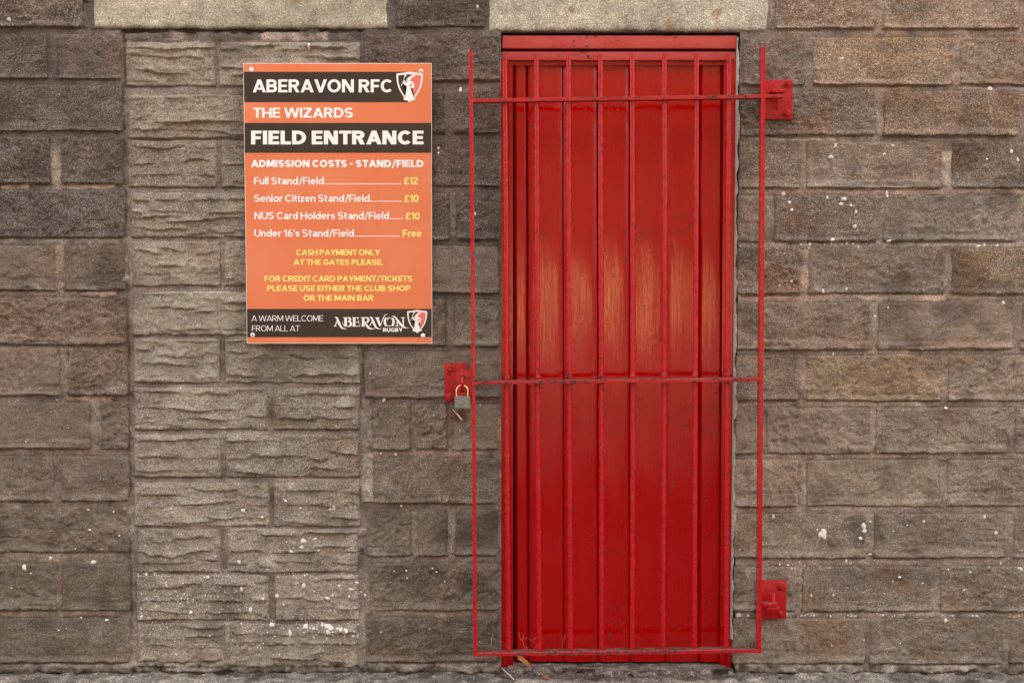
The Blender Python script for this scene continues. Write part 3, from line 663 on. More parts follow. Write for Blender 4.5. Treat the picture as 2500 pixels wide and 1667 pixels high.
# ------------------------------------------------------------------ pavement and threshold
def pave(name, x0, x1, y0, y1, step, colf, zf, parent=None):
    xs = np.arange(x0, x1+step*0.5, step); ys = np.arange(y0, y1+step*0.5, step); PX, PY = np.meshgrid(xs, ys)
    Zv = zf(PX, PY); C = colf(PX, PY)
    idx = np.arange(PX.size).reshape(PX.shape)
    Q = np.stack([idx[:-1, :-1].ravel(), idx[:-1, 1:].ravel(), idx[1:, 1:].ravel(), idx[1:, :-1].ravel()], 1)
    me = npmesh(name, np.stack([PX.ravel(), PY.ravel(), Zv.ravel()], 1), Q, np.concatenate([C.reshape(-1, 3), np.full((PX.size, 1), 0.85, np.float32)], 1))
    return link(name, me, M['paving'], parent)
def fs(F, x, y): return samp(F, np.clip(x, WX0, WX1), 1.0 + y*1.0)      # wall fields reused as ground fields
def pcol(x, y):
    base = lerp3(A3(seen((140,131,121))), A3(seen((112,103,94))), np.clip(0.5+0.5*fs(n_soot, x, y), 0, 1))
    moss = np.clip(1+y/0.055, 0, 1)*np.where(x < X(1222), 1.0, np.where(x > X(1800), 0.5, 0.35))*np.clip(0.85+0.5*fs(n_edge2, x, y), 0, 1)
    return lerp3(base, A3(seen((52,42,28))), (moss*0.6).astype(np.float32))*np.clip(1+0.22*fs(n_mid, x, y)+0.15*fs(n_small, x, y), 0.4, 1.7)[..., None]
def pz(x, y): return 0.0010*fs(n_big, x, y) + 0.0014*fs(n_mid, x, y) + 0.0016*fs(n_small, x, y) - 0.004*np.clip(fs(n_edge2, x, y+0.3)-1.2, 0, 1)
tag(pave('pavement', WX0+0.02, WX1-0.02, -0.5, 0.03, 0.007, pcol, pz), kind='structure')
sheet('pavement', -60, 60, -2.2, -0.49, -0.006, M['kerb'])
sheet('pavement', -60, WX0+0.03, -0.49, 0.3, -0.006, M['kerb']); sheet('pavement', WX1-0.03, 60, -0.49, 0.3, -0.006, M['kerb'])
def tcol(x, y):
    b = np.broadcast_to(A3(seen((134,126,119))), (*x.shape, 3))*np.clip(1+0.25*fs(n_mid, x*0.6, y*3)+0.15*fs(n_small, x, y), 0.3, 1.8)[..., None]
    hole = np.clip((fs(n_edge2, x+0.2, y)-0.9)*2, 0, 1)*np.clip(1-np.abs(y+0.012)/0.03, 0, 1)
    return lerp3(b, A3((0.010, 0.008, 0.006)), hole.astype(np.float32))
def tz(x, y):
    edge = np.clip((y+0.028+0.010*fs(n_edge2, x, y)+0.004*fs(n_edge, x, y))/0.016, 0, 1)
    return -0.012 + 0.024*edge*edge*(3-2*edge) + 0.0009*fs(n_mid, x, y) + 0.0006*fs(n_small, x, y)
thr = pave('threshold', X(1222, 1620)+0.003, X(1790, 1620)-0.003, -0.05, 0.15, 0.006, tcol, tz)
tag(thr, 'worn grey concrete threshold under the red plank door', 'doorstep')

# ------------------------------------------------------------------ door frame and door
frame = empty('door_frame', (X(1510), 0.05, 0), 'red painted timber frame set in the wall opening round the plank door', 'door frame')
def pbox(u0, u1, v0, v1, y0, y1, bev=0.002, mb=None, seg=2):
    mb = mb or MB(); vm = (v0+v1)/2
    return mb.box(X(u0, vm, y0), X(u1, vm, y0), y0, y1, Z(v1, y0), Z(v0, y0), bev, seg)
def leanbox(ul0, ul1, ur0, ur1, v0, v1, y0, y1, mb=None):  # edges that lean: left edge ul0(top)->ul1(bottom), right edge likewise
    mb = mb or MB()
    A, B, C_, D = W(ul1, v1, y0), W(ur1, v1, y0), W(ur0, v0, y0), W(ul0, v0, y0)
    return mb.hexa([A, B, C_, D] + [(p[0], y1, p[2]) for p in (A, B, C_, D)])
pbox(1226, 1802, 87, 119, 0.012, 0.08, 0.003).build('frame_head', M['head_red'], frame, True)
pbox(1223, 1796, 126, 148, 0.022, 0.085, 0.003).build('head_rail', M['head_red'], frame, True)
j1 = leanbox(1222, 1219, 1241, 1240, 148.5, 1641, 0.020, 0.09); j1.build('jamb', M['frame_red'], frame)
j2 = leanbox(1781, 1774, 1798, 1785, 148.5, 1641, 0.020, 0.09); j2.build('jamb', M['frame_red'], frame)
leanbox(1241.5, 1240.5, 1252, 1253, 150, 1626, 0.040, 0.09).build('door_stop', M['frame_red'], frame)
leanbox(1767, 1758, 1780.5, 1773.5, 150, 1630, 0.040, 0.09).build('door_stop', M['frame_red'], frame)
leanbox(1252.5, 1252.5, 1766.5, 1766.5, 148.5, 160, 0.040, 0.09).build('door_stop', M['frame_red'], frame)
door = empty('plank_door', (X(1510), 0.07, 0.01), 'glossy red door of vertical tongue-and-groove planks behind the bars', 'door')
SE = [1253.5, 1287, 1374, 1458.5, 1537, 1627, 1709, 1765]        # board joints
for i in range(len(SE)-1):
    r = random.Random(90+i); yf = 0.058 + (0.004 if i in (0, 6) else 0) + r.uniform(-.0012, .0012)
    ua, ub = SE[i]+1.3, SE[i+1]-1.3
    nxp, nzp = 10, 70
    V = []; F = []
    ph = r.uniform(0, 6); tilt = r.uniform(-.03, .03)
    for k in range(nzp+1):
        v = 160.5 + (1614-160.5)*k/nzp
        for j in range(nxp+1):
            t = j/nxp; u = ua + (ub-ua)*t + (5-10*(ua-1253)/512)*(k/nzp)*0.8
            x, _, z = W(u, v, yf)
            cup = 0.0022*math.sin(ph+i)*(1-(2*t-1)**2) + 0.0007*math.sin(ph + z*5.1 + t*1.3) + 0.0004*math.sin(ph*3 + z*13 + t*4) + tilt*(t-0.5)*0.05
            g = min(t, 1-t)*(ub-ua)                    # chamfered (V-joint) edges
            y = yf + cup + max(0, 1-g/5.5)*0.008
            V.append((x, y, z))
    for k in range(nzp):
        for j in range(nxp):
            a = k*(nxp+1)+j; F.append((a+nxp+1, a+nxp+2, a+1, a))
    nb = len(V); ring = [j for j in range(nxp+1)] + [k*(nxp+1)+nxp for k in range(1, nzp+1)] + [nzp*(nxp+1)+j for j in range(nxp-1, -1, -1)] + [k*(nxp+1) for k in range(nzp-1, 0, -1)]
    for q in ring: V.append((V[q][0], yf+0.022, V[q][2]))
    for q in range(len(ring)):
        q2 = (q+1) % len(ring); F.append((ring[q], ring[q2], nb+q2, nb+q))
    me_o = pydata('plank', V, F, M['door_red'], door, True); me_o.data.set_sharp_from_angle(angle=math.radians(40))
MB().box(X(1205), X(1815), 0.245, 0.255, -0.19, Z(60)).build('light_blocking_board', M['dark'], door)  # added dark board: blocks sun leaks and keeps the plank gaps dark

# ------------------------------------------------------------------ the gate
GY = -0.075                                   # plane of the gate's bars
gate = empty('barred_gate', (X(1505), GY, 0.03), 'red steel gate of eight round bars padlocked shut across the door', 'gate')
RB = [(1231.5, 1242), (1308.5, 1316.5), (1387.5, 1392), (1466, 1468.5), (1544, 1544), (1622.5, 1620), (1700.5, 1695.5), (1779, 1772.5)]
FLAT, THK = 0.020, 0.0058                     # half depth and half thickness of the flat bars
def barx(u0, u1, v, y=GY):
    t = (v-133)/(1588-133.0); return W(u0 + (u1-u0)*t, v, y)
for i, (a, b) in enumerate(RB):
    pts = []; rad = []; rr = random.Random(i)
    for k in range(46):
        v = 133 + (1588-133)*k/45; p = barx(a, b, v)
        pts.append((p[0]+rr.uniform(-.0003, .0003)+0.0009*math.sin(v*0.004+i), p[1]+rr.uniform(-.0003, .0003), p[2])); rad.append(0.0080*rr.uniform(0.99, 1.012))
    MB().tube(pts, rad, 14).build('bar', M['gate_red'], gate, True)
def rail(uL, vL, uR, vR, name='rail'):
    y0, y1 = GY-FLAT, GY+FLAT; N = 40; mb = MB(); V = []
    rr = random.Random(int(vL))
    for k in range(N+1):
        t = k/N; x, _, z = W(uL+(uR-uL)*t, vL+(vR-vL)*t, y0); dz = rr.uniform(-.0004, .0004)
        b = 0.0011; h = THK + rr.uniform(-.0002, .0003)
        V += [(x, y0, z+dz-h+b), (x, y0, z+dz+h-b), (x, y0+b, z+dz+h), (x, y1-b, z+dz+h), (x, y1, z+dz+h-b), (x, y1, z+dz-h+b), (x, y1-b, z+dz-h), (x, y0+b, z+dz-h)]
    F = []
    for k in range(N):
        for j in range(8):
            j2 = (j+1) % 8; F.append((k*8+j, k*8+j2, (k+1)*8+j2, (k+1)*8+j))
    F.append(tuple(range(7, -1, -1))); F.append(tuple(N*8+j for j in range(8)))
    mb.add(V, F); return mb.build(name, M['rail_red'], gate, True)
rail(1149, 246, 1912, 235); rail(1156, 935, 1857, 926.5); rail(1157, 1598, 1858, 1588.5)
def stile(uT, vT, uB, vB):
    y0, y1 = GY-FLAT-0.0012, GY+FLAT+0.0012; N = 40; V = []; rr = random.Random(int(uT))
    for k in range(N+1):
        t = k/N; x, _, z = W(uT+(uB-uT)*t, vT+(vB-vT)*t, y0); dx = rr.uniform(-.0003, .0003) + 0.0008*math.sin(t*5); b = 0.0011; h = THK + 0.0002
        V += [(x+dx-h+b, y0, z), (x+dx+h-b, y0, z), (x+dx+h, y0+b, z), (x+dx+h, y1-b, z), (x+dx+h-b, y1, z), (x+dx-h+b, y1, z), (x+dx-h, y1-b, z), (x+dx-h, y0+b, z)]
    F = []
    for k in range(N):
        for j in range(8):
            j2 = (j+1) % 8; F.append((k*8+j, (k+1)*8+j, (k+1)*8+j2, k*8+j2))
    F.append(tuple(range(8))); F.append(tuple(N*8+j for j in range(7, -1, -1)))
    mb = MB(); mb.add(V, F); return mb.build('stile', M['gate_red'], gate, True)
stile(1149, 123, 1161, 1603); stile(1864, 115, 1855, 1594)
# weld beads where bars meet the middle rail
for i, (a, b) in enumerate(RB):
    p = barx(a, b, 921 - 8*(i/7.0), GY-0.004); rr = random.Random(40+i)
    mb = MB(); prof = [(0.0092, p[2]-0.006), (0.0100, p[2]-0.002), (0.0088, p[2]+0.003), (0.0070, p[2]+0.006)]
    mb.tube([(p[0]+rr.uniform(-.001, .001), GY, z) for _, z in prof], [q for q, _ in prof], 12)
    mb.build('weld_bead', M['rail_red'], gate, True)
# lower hinge eye and lock tab on the gate
pbox(1861.5, 1898, 1472, 1481, GY-0.018, GY+0.018, 0.0015).build('hinge_eye', M['gate_red'], gate, True)
tb = MB(); y0, y1 = GY-0.005, GY+0.003
outl = [(1113, 909), (1120, 901), (1151, 901), (1156, 968), (1113, 968)]
slot = [(1124, 919), (1126, 915), (1131, 915), (1134, 919), (1134, 954), (1131, 959), (1126, 959), (1124, 954)]
bmt = bmesh.new()
def loop(pts, y): return [bmt.verts.new(W(u, v, y)) for u, v in pts]
fo, fi = loop(outl, y0), loop(slot, y0); bo, bi_ = loop([p for p in outl], y1), loop(slot, y1)
for L in (fo, fi, bo, bi_):
    for k in range(len(L)): bmt.edges.new((L[k], L[(k+1) % len(L)]))
for A, B in ((fo, fi), (bo, bi_)):
    ed = [bmt.edges.get((L[k], L[(k+1) % len(L)])) for L in (A, B) for k in range(len(L))]
    bmesh.ops.triangle_fill(bmt, edges=ed, use_beauty=True, use_dissolve=False)
for A, B in ((fo, bo), (fi, bi_)):
    for k in range(len(A)): bmt.faces.new((A[k], A[(k+1) % len(A)], B[(k+1) % len(B)], B[k]))
bmesh.ops.recalc_face_normals(bmt, faces=bmt.faces)
me = bpy.data.meshes.new('lock_tab'); bmt.to_mesh(me); bmt.free(); link('lock_tab', me, M['gate_red'], gate)

# ------------------------------------------------------------------ hinge plates and lock plate on the wall
def bolt(parent, u, v, rw, rb, mat=None, y=-0.0105):
    x, _, z = W(u, v, y); s = PXM
    b = MB().lathe_y(x, z, [(rw*s, y+0.002), (rw*s, y-0.0022), (rw*s*0.90, y-0.0034), (rb*s*1.02, y-0.0036)], 20)
    o = b.build('washer', mat or M['plate_red'], parent, True)
    hx = MB().lathe_y(x, z, [(rb*s, y-0.0022), (rb*s, y-0.0115), (rb*s*0.82, y-0.0140)], 6, rnd.uniform(0, 1))
    return hx.build('bolt', mat or M['plate_red'], parent)
def plate(parent, u0, u1, v0, v1):
    return pbox(u0, u1, v0, v1, -0.0105, -0.0015, 0.0012).build('plate', M['plate_red'], parent, True)
h1 = empty('hinge_plate', W(1900, 244, 0), 'red wall-mounted hinge plate whose pin points down, beside the top rail of the gate', 'hinge')
plate(h1, 1858, 1935, 195, 292); bolt(h1, 1925, 205, 10, 6.6); bolt(h1, 1922, 278, 10, 6.6)
pbox(1886.5, 1917, 218, 226, GY-0.016, -0.0105, 0.0012).build('lug', M['plate_red'], h1, True)
p = W(1899.5, 226, GY); MB().tube([(p[0], GY, Z(222, GY)), (p[0], GY, Z(268, GY)), (p[0], GY, Z(269, GY))], [.0068, .0068, .006], 14).build('pin', M['plate_red'], h1, True)
h2 = empty('hinge_plate', W(1890, 1462, 0), 'red wall-mounted hinge plate whose pin points up, near the foot of the gate', 'hinge')
plate(h2, 1846, 1920, 1416, 1510); bolt(h2, 1907, 1431, 10.5, 6.4); bolt(h2, 1905, 1497, 7, 5)
pbox(1872, 1903, 1482, 1489, GY-0.016, -0.0105, 0.0012).build('lug', M['plate_red'], h2, True)
p = W(1887.5, 1460, GY); MB().tube([(p[0], GY, Z(1486, GY)), (p[0], GY, Z(1449, GY)), (p[0], GY, Z(1448, GY))], [.0068, .0068, .006], 14).build('pin', M['plate_red'], h2, True)
lk = empty('lock_plate', W(1112, 933, 0), 'red bolted lock plate with a staple on the wall behind the padlock', 'lock plate')
plate(lk, 1085, 1140, 886, 980.5); bolt(lk, 1099, 899, 10, 7); bolt(lk, 1098, 968.5, 10, 6.6)
# staple: a flat loop that comes out of the wall plate through the slot of the tab
pts = []
xs_ = W(1129, 930, GY)[0]
for k in range(13):
    th = -math.pi/2 + math.pi*k/12
    zc = (Z(922, GY-0.01)+Z(951, GY-0.01))/2; hz = (Z(922, GY-0.01)-Z(951, GY-0.01))/2
    pts.append((xs_, GY-0.012-0.016*math.cos(th), zc + hz*math.sin(th)))
pts = [(xs_, -0.009, pts[0][2])] + pts + [(xs_, -0.009, pts[-1][2])]
MB().tube(pts, 0.0052, 10).build('staple', M['plate_red'], lk, True)

# ------------------------------------------------------------------ padlock
PY = GY-0.018
pad = empty('padlock', W(1129, 995, PY), 'grey steel padlock with a bright shackle hanging from the lock plate staple', 'padlock')
xa, xm, xb = X(1110, 980, PY), X(1131, 980, PY), X(1148, 980, PY); zt, zb = Z(966.5, PY), Z(995.5, PY)
def hexbody():
    d = 0.0075
    P = [(xa, PY+0.002), (xa, PY-d), (xm, PY-d-0.0042), (xb, PY-d), (xb, PY+d+0.004), (xm, PY+d+0.006), (xa, PY+d+0.004)]
    bm = bmesh.new(); n = len(P)
    lo = [bm.verts.new((x, y, zb)) for x, y in P]; hi = [bm.verts.new((x, y, zt)) for x, y in P]
    bm.faces.new(lo); bm.faces.new(hi[::-1])
    for k in range(n): bm.faces.new((lo[k], hi[k], hi[(k+1) % n], lo[(k+1) % n]))
    bmesh.ops.recalc_face_normals(bm, faces=bm.faces)
    bmesh.ops.bevel(bm, geom=[e for e in bm.edges if abs(e.verts[0].co.z-e.verts[1].co.z) < 1e-5], offset=0.0012, segments=2, affect='EDGES')
    me = bpy.data.meshes.new('body'); bm.to_mesh(me); bm.free(); return me
link('body', hexbody(), M['steel'], pad)
sx0, sx1, zsp = X(1114.5, 960, PY), X(1142, 960, PY), Z(954, PY)
pts = [(sx0, PY, zt-0.006), (sx0, PY, zsp)]
for k in range(1, 12):
    th = math.pi - math.pi*k/12; pts.append(((sx0+sx1)/2 + (sx1-sx0)/2*math.cos(th), PY, zsp + (sx1-sx0)/2*1.0*math.sin(th)))
pts += [(sx1, PY, zsp), (sx1, PY, zt-0.006)]
MB().tube(pts, 0.0024, 10).build('shackle', M['brass'], pad, True)

# ------------------------------------------------------------------ the sign
SY = -0.018                                   # front of the sign panel
sign = empty('entrance_sign', W(829, 838, 0), 'orange and black printed admission price sign screwed to the wall', 'sign')
leanbox(593.6, 602.8, 1053.8, 1055.2, 154.5, 838.5, SY, SY+0.004).build('panel', M['sign_white'], sign)
def flat(name, poly, y, mat, parent=sign):
    bm = bmesh.new(); vs_ = [bm.verts.new(W(u, v, y)) for u, v in poly]; f = bm.faces.new(vs_)
    bmesh.ops.triangulate(bm, faces=bm.faces[:])
    bm.normal_update()
    for f in bm.faces:
        if f.normal.y > 0: f.normal_flip()
    me = bpy.data.meshes.new(name); bm.to_mesh(me); bm.free(); return link(name, me, mat, parent)
def sxl(v): return 593.6 + (v-154.5)*9.2/684 + 1.3
def sxr(v): return 1053.8 + (v-154.5)*1.4/684 - 1.3
flat('printed_face', [(sxl(156), 156), (sxr(156), 156), (sxr(837), 837), (sxl(837), 837)], SY-0.0004, M['print_orange'])
def band(v0, v1, ur=None): return flat('black_band', [(sxl(v0), v0), (ur or sxr(v0), v0), (ur or sxr(v1), v1), (sxl(v1), v1)], SY-0.0008, M['print_black'])
band(176, 250, 1000); band(300.5, 373.5); band(754, 823)
# plain geometric sans, drawn from strokes (no font file): every glyph is (advance width, shapes) for cap height 1 and stroke weight w
def _arc(cx, cy, rx, ry, a0, a1, n=16): return [(cx+rx*math.cos(math.radians(a0+(a1-a0)*k/n)), cy+ry*math.sin(math.radians(a0+(a1-a0)*k/n))) for k in range(n+1)]
def glyph(c, w):
    h = w/2; B = []; hw = w*0.92                                  # B: list of polygons; helpers below
    def bar(x0, x1, y0, y1): B.append([(x0, y0), (x1, y0), (x1, y1), (x0, y1)])
    def dia(x0, y0, x1, y1, t=None):                             # diagonal cut level at both ends; x = left edge
        t = t or w*1.08; B.append([(x0, y0), (x0+t, y0), (x1+t, y1), (x1, y1)])
    def pen(P, closed=False):                                    # stroke of even weight along a curve
        n = len(P); L = []; R = []
        for i in range(n):
            if closed: a, b = P[(i-1) % (n-1)], P[(i+1) % (n-1)]
            else: a, b = P[max(i-1, 0)], P[min(i+1, n-1)]
            dx, dy = b[0]-a[0], b[1]-a[1]; l = math.hypot(dx, dy) or 1
            L.append((P[i][0]-dy/l*h, P[i][1]+dx/l*h)); R.append((P[i][0]+dy/l*h, P[i][1]-dx/l*h))
        B.append((L, R))
    def ring(x0, x1, y0, y1): pen(_arc((x0+x1)/2, (y0+y1)/2, (x1-x0)/2-h, (y1-y0)/2-h, 0, 360, 28), True)
    def bowl(x0, x1, y0, y1):                                    # D-shaped bowl opening to the left
        r = (y1-y0)/2-h; rx = min(r, (x1-x0)*0.62); xc = x1-h-rx
        pen([(x0, y1-h)] + _arc(xc, (y0+y1)/2, rx, r, 90, -90) + [(x0, y0+h)])
    x = 0.73                                                     # x height
    if c == 'A': W_ = .80+w*.3; m = W_/2; dia(0, 0, m-w*.54, 1); dia(W_-w*1.08, 0, m-w*.54, 1); bar(W_*.2+h, W_*.8-h, .2, .2+hw*.9)
    elif c == 'B': W_ = .66+w*.2; bar(0, w, 0, 1); bowl(w*.9, W_-.03, .5-hw/2+.01, 1); bowl(w*.9, W_, 0, .5+hw/2)
    elif c == 'C': W_ = .80+w*.1; pen(_arc(W_/2, .5, W_/2-h, .5-h+.01, 42, 318, 26))
    elif c == 'D': W_ = .74+w*.2; bar(0, w, 0, 1); bowl(w*.9, W_, 0, 1)
    elif c == 'E': W_ = .56+w*.2; bar(0, w, 0, 1); bar(w, W_, 1-hw, 1); bar(w, W_-.04, .5-hw/2, .5+hw/2); bar(w, W_, 0, hw)
    elif c == 'F': W_ = .54+w*.2; bar(0, w, 0, 1); bar(w, W_, 1-hw, 1); bar(w, W_-.05, .48-hw/2, .48+hw/2)
    elif c == 'G': W_ = .82+w*.1; pen(_arc(W_/2, .5, W_/2-h, .5-h+.01, 42, 350, 28)); bar(W_*.52, W_, .5-hw, .5); bar(W_-w, W_, .3, .5-hw)
    elif c == 'H': W_ = .72+w*.2; bar(0, w, 0, 1); bar(W_-w, W_, 0, 1); bar(w, W_-w, .5-hw/2, .5+hw/2)
    elif c == 'I': W_ = w; bar(0, w, 0, 1)
    elif c == 'K': W_ = .70+w*.25; bar(0, w, 0, 1); dia(w*.9, .36, W_-w*1.25, 1, w*1.25); dia(W_-w*1.3, 0, w*1.2, .62, w*1.3)
    elif c == 'L': W_ = .52+w*.2; bar(0, w, 0, 1); bar(w, W_, 0, hw)
    elif c == 'M': W_ = .86+w*.3; m = W_/2; bar(0, w, 0, 1); bar(W_-w, W_, 0, 1); dia(m-w*.6, .12, w*.1, 1, w*1.2); dia(m-w*.6, .12, W_-w*1.3, 1, w*1.2)
    elif c == 'N': W_ = .74+w*.2; bar(0, w, 0, 1); bar(W_-w, W_, 0, 1); dia(W_-w*1.25, 0, 0.0, 1, w*1.25)
    elif c == 'O': W_ = .84+w*.15; ring(0, W_, -.01, 1.01)
    elif c == 'P': W_ = .64+w*.2; bar(0, w, 0, 1); bowl(w*.9, W_, .38, 1)
    elif c == 'R': W_ = .66+w*.25; bar(0, w, 0, 1); bowl(w*.9, W_-.02, .40, 1); dia(W_-w*1.15, 0, W_*.40, .42, w*1.15)
    elif c == 'S': W_ = .64+w*.2; r = .25-h*.5; pen(_arc(W_/2, 1-h-r+.005, W_/2-h, r, 28, 270, 16)[:-1] + _arc(W_/2, h+r-.005, W_/2-h, r, 90, -152, 16))
    elif c == 'T': W_ = .64+w*.2; bar(0, W_, 1-hw, 1); bar(W_/2-h, W_/2+h, 0, 1-hw)
    elif c == 'U': W_ = .70+w*.2; r = W_/2-h; pen([(h, 1), (h, h+r)] + _arc(W_/2, h+r-.01, r, r, 180, 360)[1:-1] + [(W_-h, h+r), (W_-h, 1)])
    elif c == 'V': W_ = .78+w*.25; m = W_/2; dia(m-w*.54, 0, 0, 1); dia(m-w*.54, 0, W_-w*1.08, 1)
    elif c == 'W': W_ = 1.12+w*.5; q = W_/4; dia(q-w*.5, 0, 0, 1, w); dia(q-w*.5, 0, 2*q-w*.5, 1, w); dia(3*q-w*.5, 0, 2*q-w*.5, 1, w); dia(3*q-w*.5, 0, W_-w, 1, w)
    elif c == 'Y': W_ = .74+w*.25; m = W_/2; bar(m-h, m+h, 0, .42); dia(m-w*.6, .38, 0, 1, w*1.15); dia(m-w*.55, .38, W_-w*1.15, 1, w*1.15)
    elif c == 'Z': W_ = .64+w*.2; bar(0, W_, 1-hw, 1); bar(0, W_, 0, hw); dia(0.02, hw, W_-w*1.35, 1-hw, w*1.3)
    elif c == 'a': W_ = .50+w*.3; bar(W_-w, W_, 0, x*.66); pen(_arc(W_/2, x*.66, W_/2-h, x*.34-h, 0, 152, 14)); pen([(W_-w, x*.56-h*.6), (W_*.48, x*.56-h*.6)] + _arc(W_*.46, x*.28, W_*.46-h, x*.28-h*.9, 90, 270, 12) + [(W_*.55, h*.9), (W_-w, x*.24)])
    elif c == 'c': W_ = .54+w*.2; pen(_arc(W_/2, x/2, W_/2-h, x/2-h, 45, 315, 20))
    elif c in 'de' and c == 'd': W_ = .58+w*.25; bar(W_-w, W_, 0, 1.04); ring(0, W_-w*.25, -.005, x)
    elif c == 'e': W_ = .57+w*.2; pen(_arc(W_/2, x/2, W_/2-h, x/2-h, 0, 318, 24)); bar(w*.8, W_-w*.4, x/2-hw*.42, x/2+hw*.42)
    elif c == 'f': W_ = .34+w*.3; pen([(W_*.42, 0), (W_*.42, .80)] + _arc(W_*.42+.17, .82, .17, .22-h, 180, 95, 8)); bar(0, W_, x-hw, x)
    elif c == 'i': W_ = w*1.05; bar(0, w, 0, x); bar(-.01, w+.01, .86, .86+w*1.02)
    elif c == 'l': W_ = w; bar(0, w, 0, 1.04)
    elif c == 'n': W_ = .52+w*.25; bar(0, w, 0, x); r = W_/2-h; pen([(h, x*.4)] + _arc(W_/2, x-h-r*1.0, r, r, 165, 0, 14) + [(W_-h, 0)])
    elif c == 'o': W_ = .60+w*.2; ring(0, W_, -.008, x+.008)
    elif c == 'r': W_ = .32+w*.3; bar(0, w, 0, x); pen([(h, x*.5), (h+.05, x*.74), (W_*.62, x-h*1.1), (W_, x-h)])
    elif c == 's': W_ = .46+w*.25; r = x*.25-h*.5; pen(_arc(W_/2, x-h-r, W_/2-h, r, 25, 270, 14)[:-1] + _arc(W_/2, h+r, W_/2-h, r, 90, -155, 14))
    elif c == 't': W_ = .34+w*.3; pen([(W_*.40, .94), (W_*.40, .22)] + _arc(W_*.40+.16, .22, .16, .22-h, 180, 265, 8)); bar(0, W_, x-hw, x)
    elif c == 'u': W_ = .52+w*.25; bar(W_-w, W_, 0, x); r = W_/2-h; pen([(h, x), (h, h+r)] + _arc(W_/2, h+r, r, r, 180, 345, 14) + [(W_-h, x*.6)])
    elif c == 'z': W_ = .46+w*.2; bar(0, W_, x-hw, x); bar(0, W_, 0, hw); dia(0.01, hw, W_-w*1.25, x-hw, w*1.2)
    elif c == '0': W_ = .62+w*.15; ring(0, W_, -.01, 1.01)
    elif c == '1': W_ = .28+w*.5; bar(W_-w, W_, 0, 1); B.append([(0, .74), (W_-w, 1), (W_-w, 1-w*1.1), (0, .74-w*.8)])
    elif c == '2': W_ = .58+w*.15; pen(_arc(W_/2, 1-W_/2+h*.3, W_/2-h, W_/2-h*1.2, 165, -35, 16) + [(w*.5, hw*.9)]); bar(0, W_, 0, hw)
    elif c == '6': W_ = .60+w*.15; ring(0, W_, -.01, .63); pen([(h*1.05, .36), (W_*.22, .62), (W_*.52, 1.0-h*.2)])
    elif c == '\u00a3': W_ = .62+w*.1; pen([(W_*.14, h), (W_*.30, .30), (W_*.30, .68)] + _arc(W_*.62, .70, W_*.32, .30-h, 180, 25, 12)); bar(0, W_, 0, hw); bar(.02, W_*.78, .44, .44+hw*.8)
    elif c == "'": W_ = w*.9; B.append([(0, .66), (w*.6, .66), (w*.95, 1.03), (0, 1.03)])
    elif c == '/': W_ = .40+w*.4; dia(0, -.12, W_-w*.8, 1.06, w*.8)
    elif c == '-': W_ = .36; bar(0, W_, .36, .36+hw)
    elif c == '.': W_ = max(w, .15); bar(0, W_, 0, W_)
    else: W_ = .24
    return W_, B
def text(s_, u0, u1, vc, vb, mat, wgt, name='lettering', gap=0.075):
    pen_x = 0.0; shapes = []
    for c in s_:
        if c == ' ': pen_x += 0.24; continue
        W_, B = glyph(c, wgt); g = 0.10 if c == '.' else gap
        if c in 'AVWYT/': g *= 0.45
        shapes.append((pen_x, B)); pen_x += W_*(0.93 if c in 'CG' else 1) + g
    tot = pen_x - g; mb = MB(); k = 0
    for px, B in shapes:
        for P in B:
            k += 1; y = SY - 0.0011 - 0.00002*(k % 12)                  # strokes that cross never share a plane
            conv = lambda q: W(u0 + (px+q[0])/tot*(u1-u0), vb - q[1]*(vb-vc), y)
            if isinstance(P, tuple):
                L, R = P; n = len(L); mb.add([conv(q) for q in L+R], [(i, n+i, n+i+1, i+1) for i in range(n-1)])
            else: mb.add([conv(q) for q in P], [tuple(range(len(P)))])
    me = bpy.data.meshes.new(name); me.from_pydata(mb.V, [], mb.F); bm = bmesh.new(); bm.from_mesh(me); bm.normal_update()
    for f in bm.faces:
        if f.normal.y > 0: f.normal_flip()
    bm.to_mesh(me); bm.free(); return link(name, me, mat, sign)
WH, YE = M['print_white'], M['print_yellow']
text('ABERAVON RFC', 617, 958, 194.5, 226, WH, .195)
text('THE WIZARDS', 618, 862, 263.5, 288, WH, .195)
text('FIELD ENTRANCE', 613, 1034, 319.5, 353, WH, .235)
text('ADMISSION COSTS - STAND/FIELD', 613, 1034, 391, 408.5, WH, .235)
text('Full Stand/Field', 620, 791, 433, 450.5, WH, .165); text('.'*36, 793, 979, 433, 450.5, WH, .15, 'leader_dots'); text('\u00a312', 986, 1020, 433, 450.5, YE, .175, 'price')
text('Senior Citizen Stand/Field', 620, 902, 475.5, 493, WH, .165); text('.'*14, 904, 980, 475.5, 493, WH, .15, 'leader_dots'); text('\u00a310', 987, 1022, 476, 493.5, YE, .175, 'price')
text('NUS Card Holders Stand/Field', 621, 950, 518, 535.5, WH, .165); text('.'*6, 952, 983, 518, 535.5, WH, .15, 'leader_dots'); text('\u00a310', 990, 1025, 519, 536, YE, .175, 'price')
text("Under 16's Stand/Field", 621, 864, 560.5, 578, WH, .165); text('.'*21, 866, 975, 560.5, 578, WH, .15, 'leader_dots'); text('Free', 983, 1029, 561, 578.5, YE, .175, 'price')
text('CASH PAYMENT ONLY', 723, 928, 609.5, 623, YE, .185); text('AT THE GATES PLEASE.', 717, 935, 633.5, 646.8, YE, .185)
text('FOR CREDIT CARD PAYMENT/TICKETS', 646, 1007, 673.5, 687, YE, .185); text('PLEASE USE EITHER THE CLUB SHOP', 652, 1002, 697, 710.5, YE, .185); text('OR THE MAIN BAR', 741, 912, 720.5, 734, YE, .185)
text('A WARM WELCOME', 614, 789, 770, 784, WH, .095); text('FROM ALL AT', 615, 732, 794.5, 808.5, WH, .095)
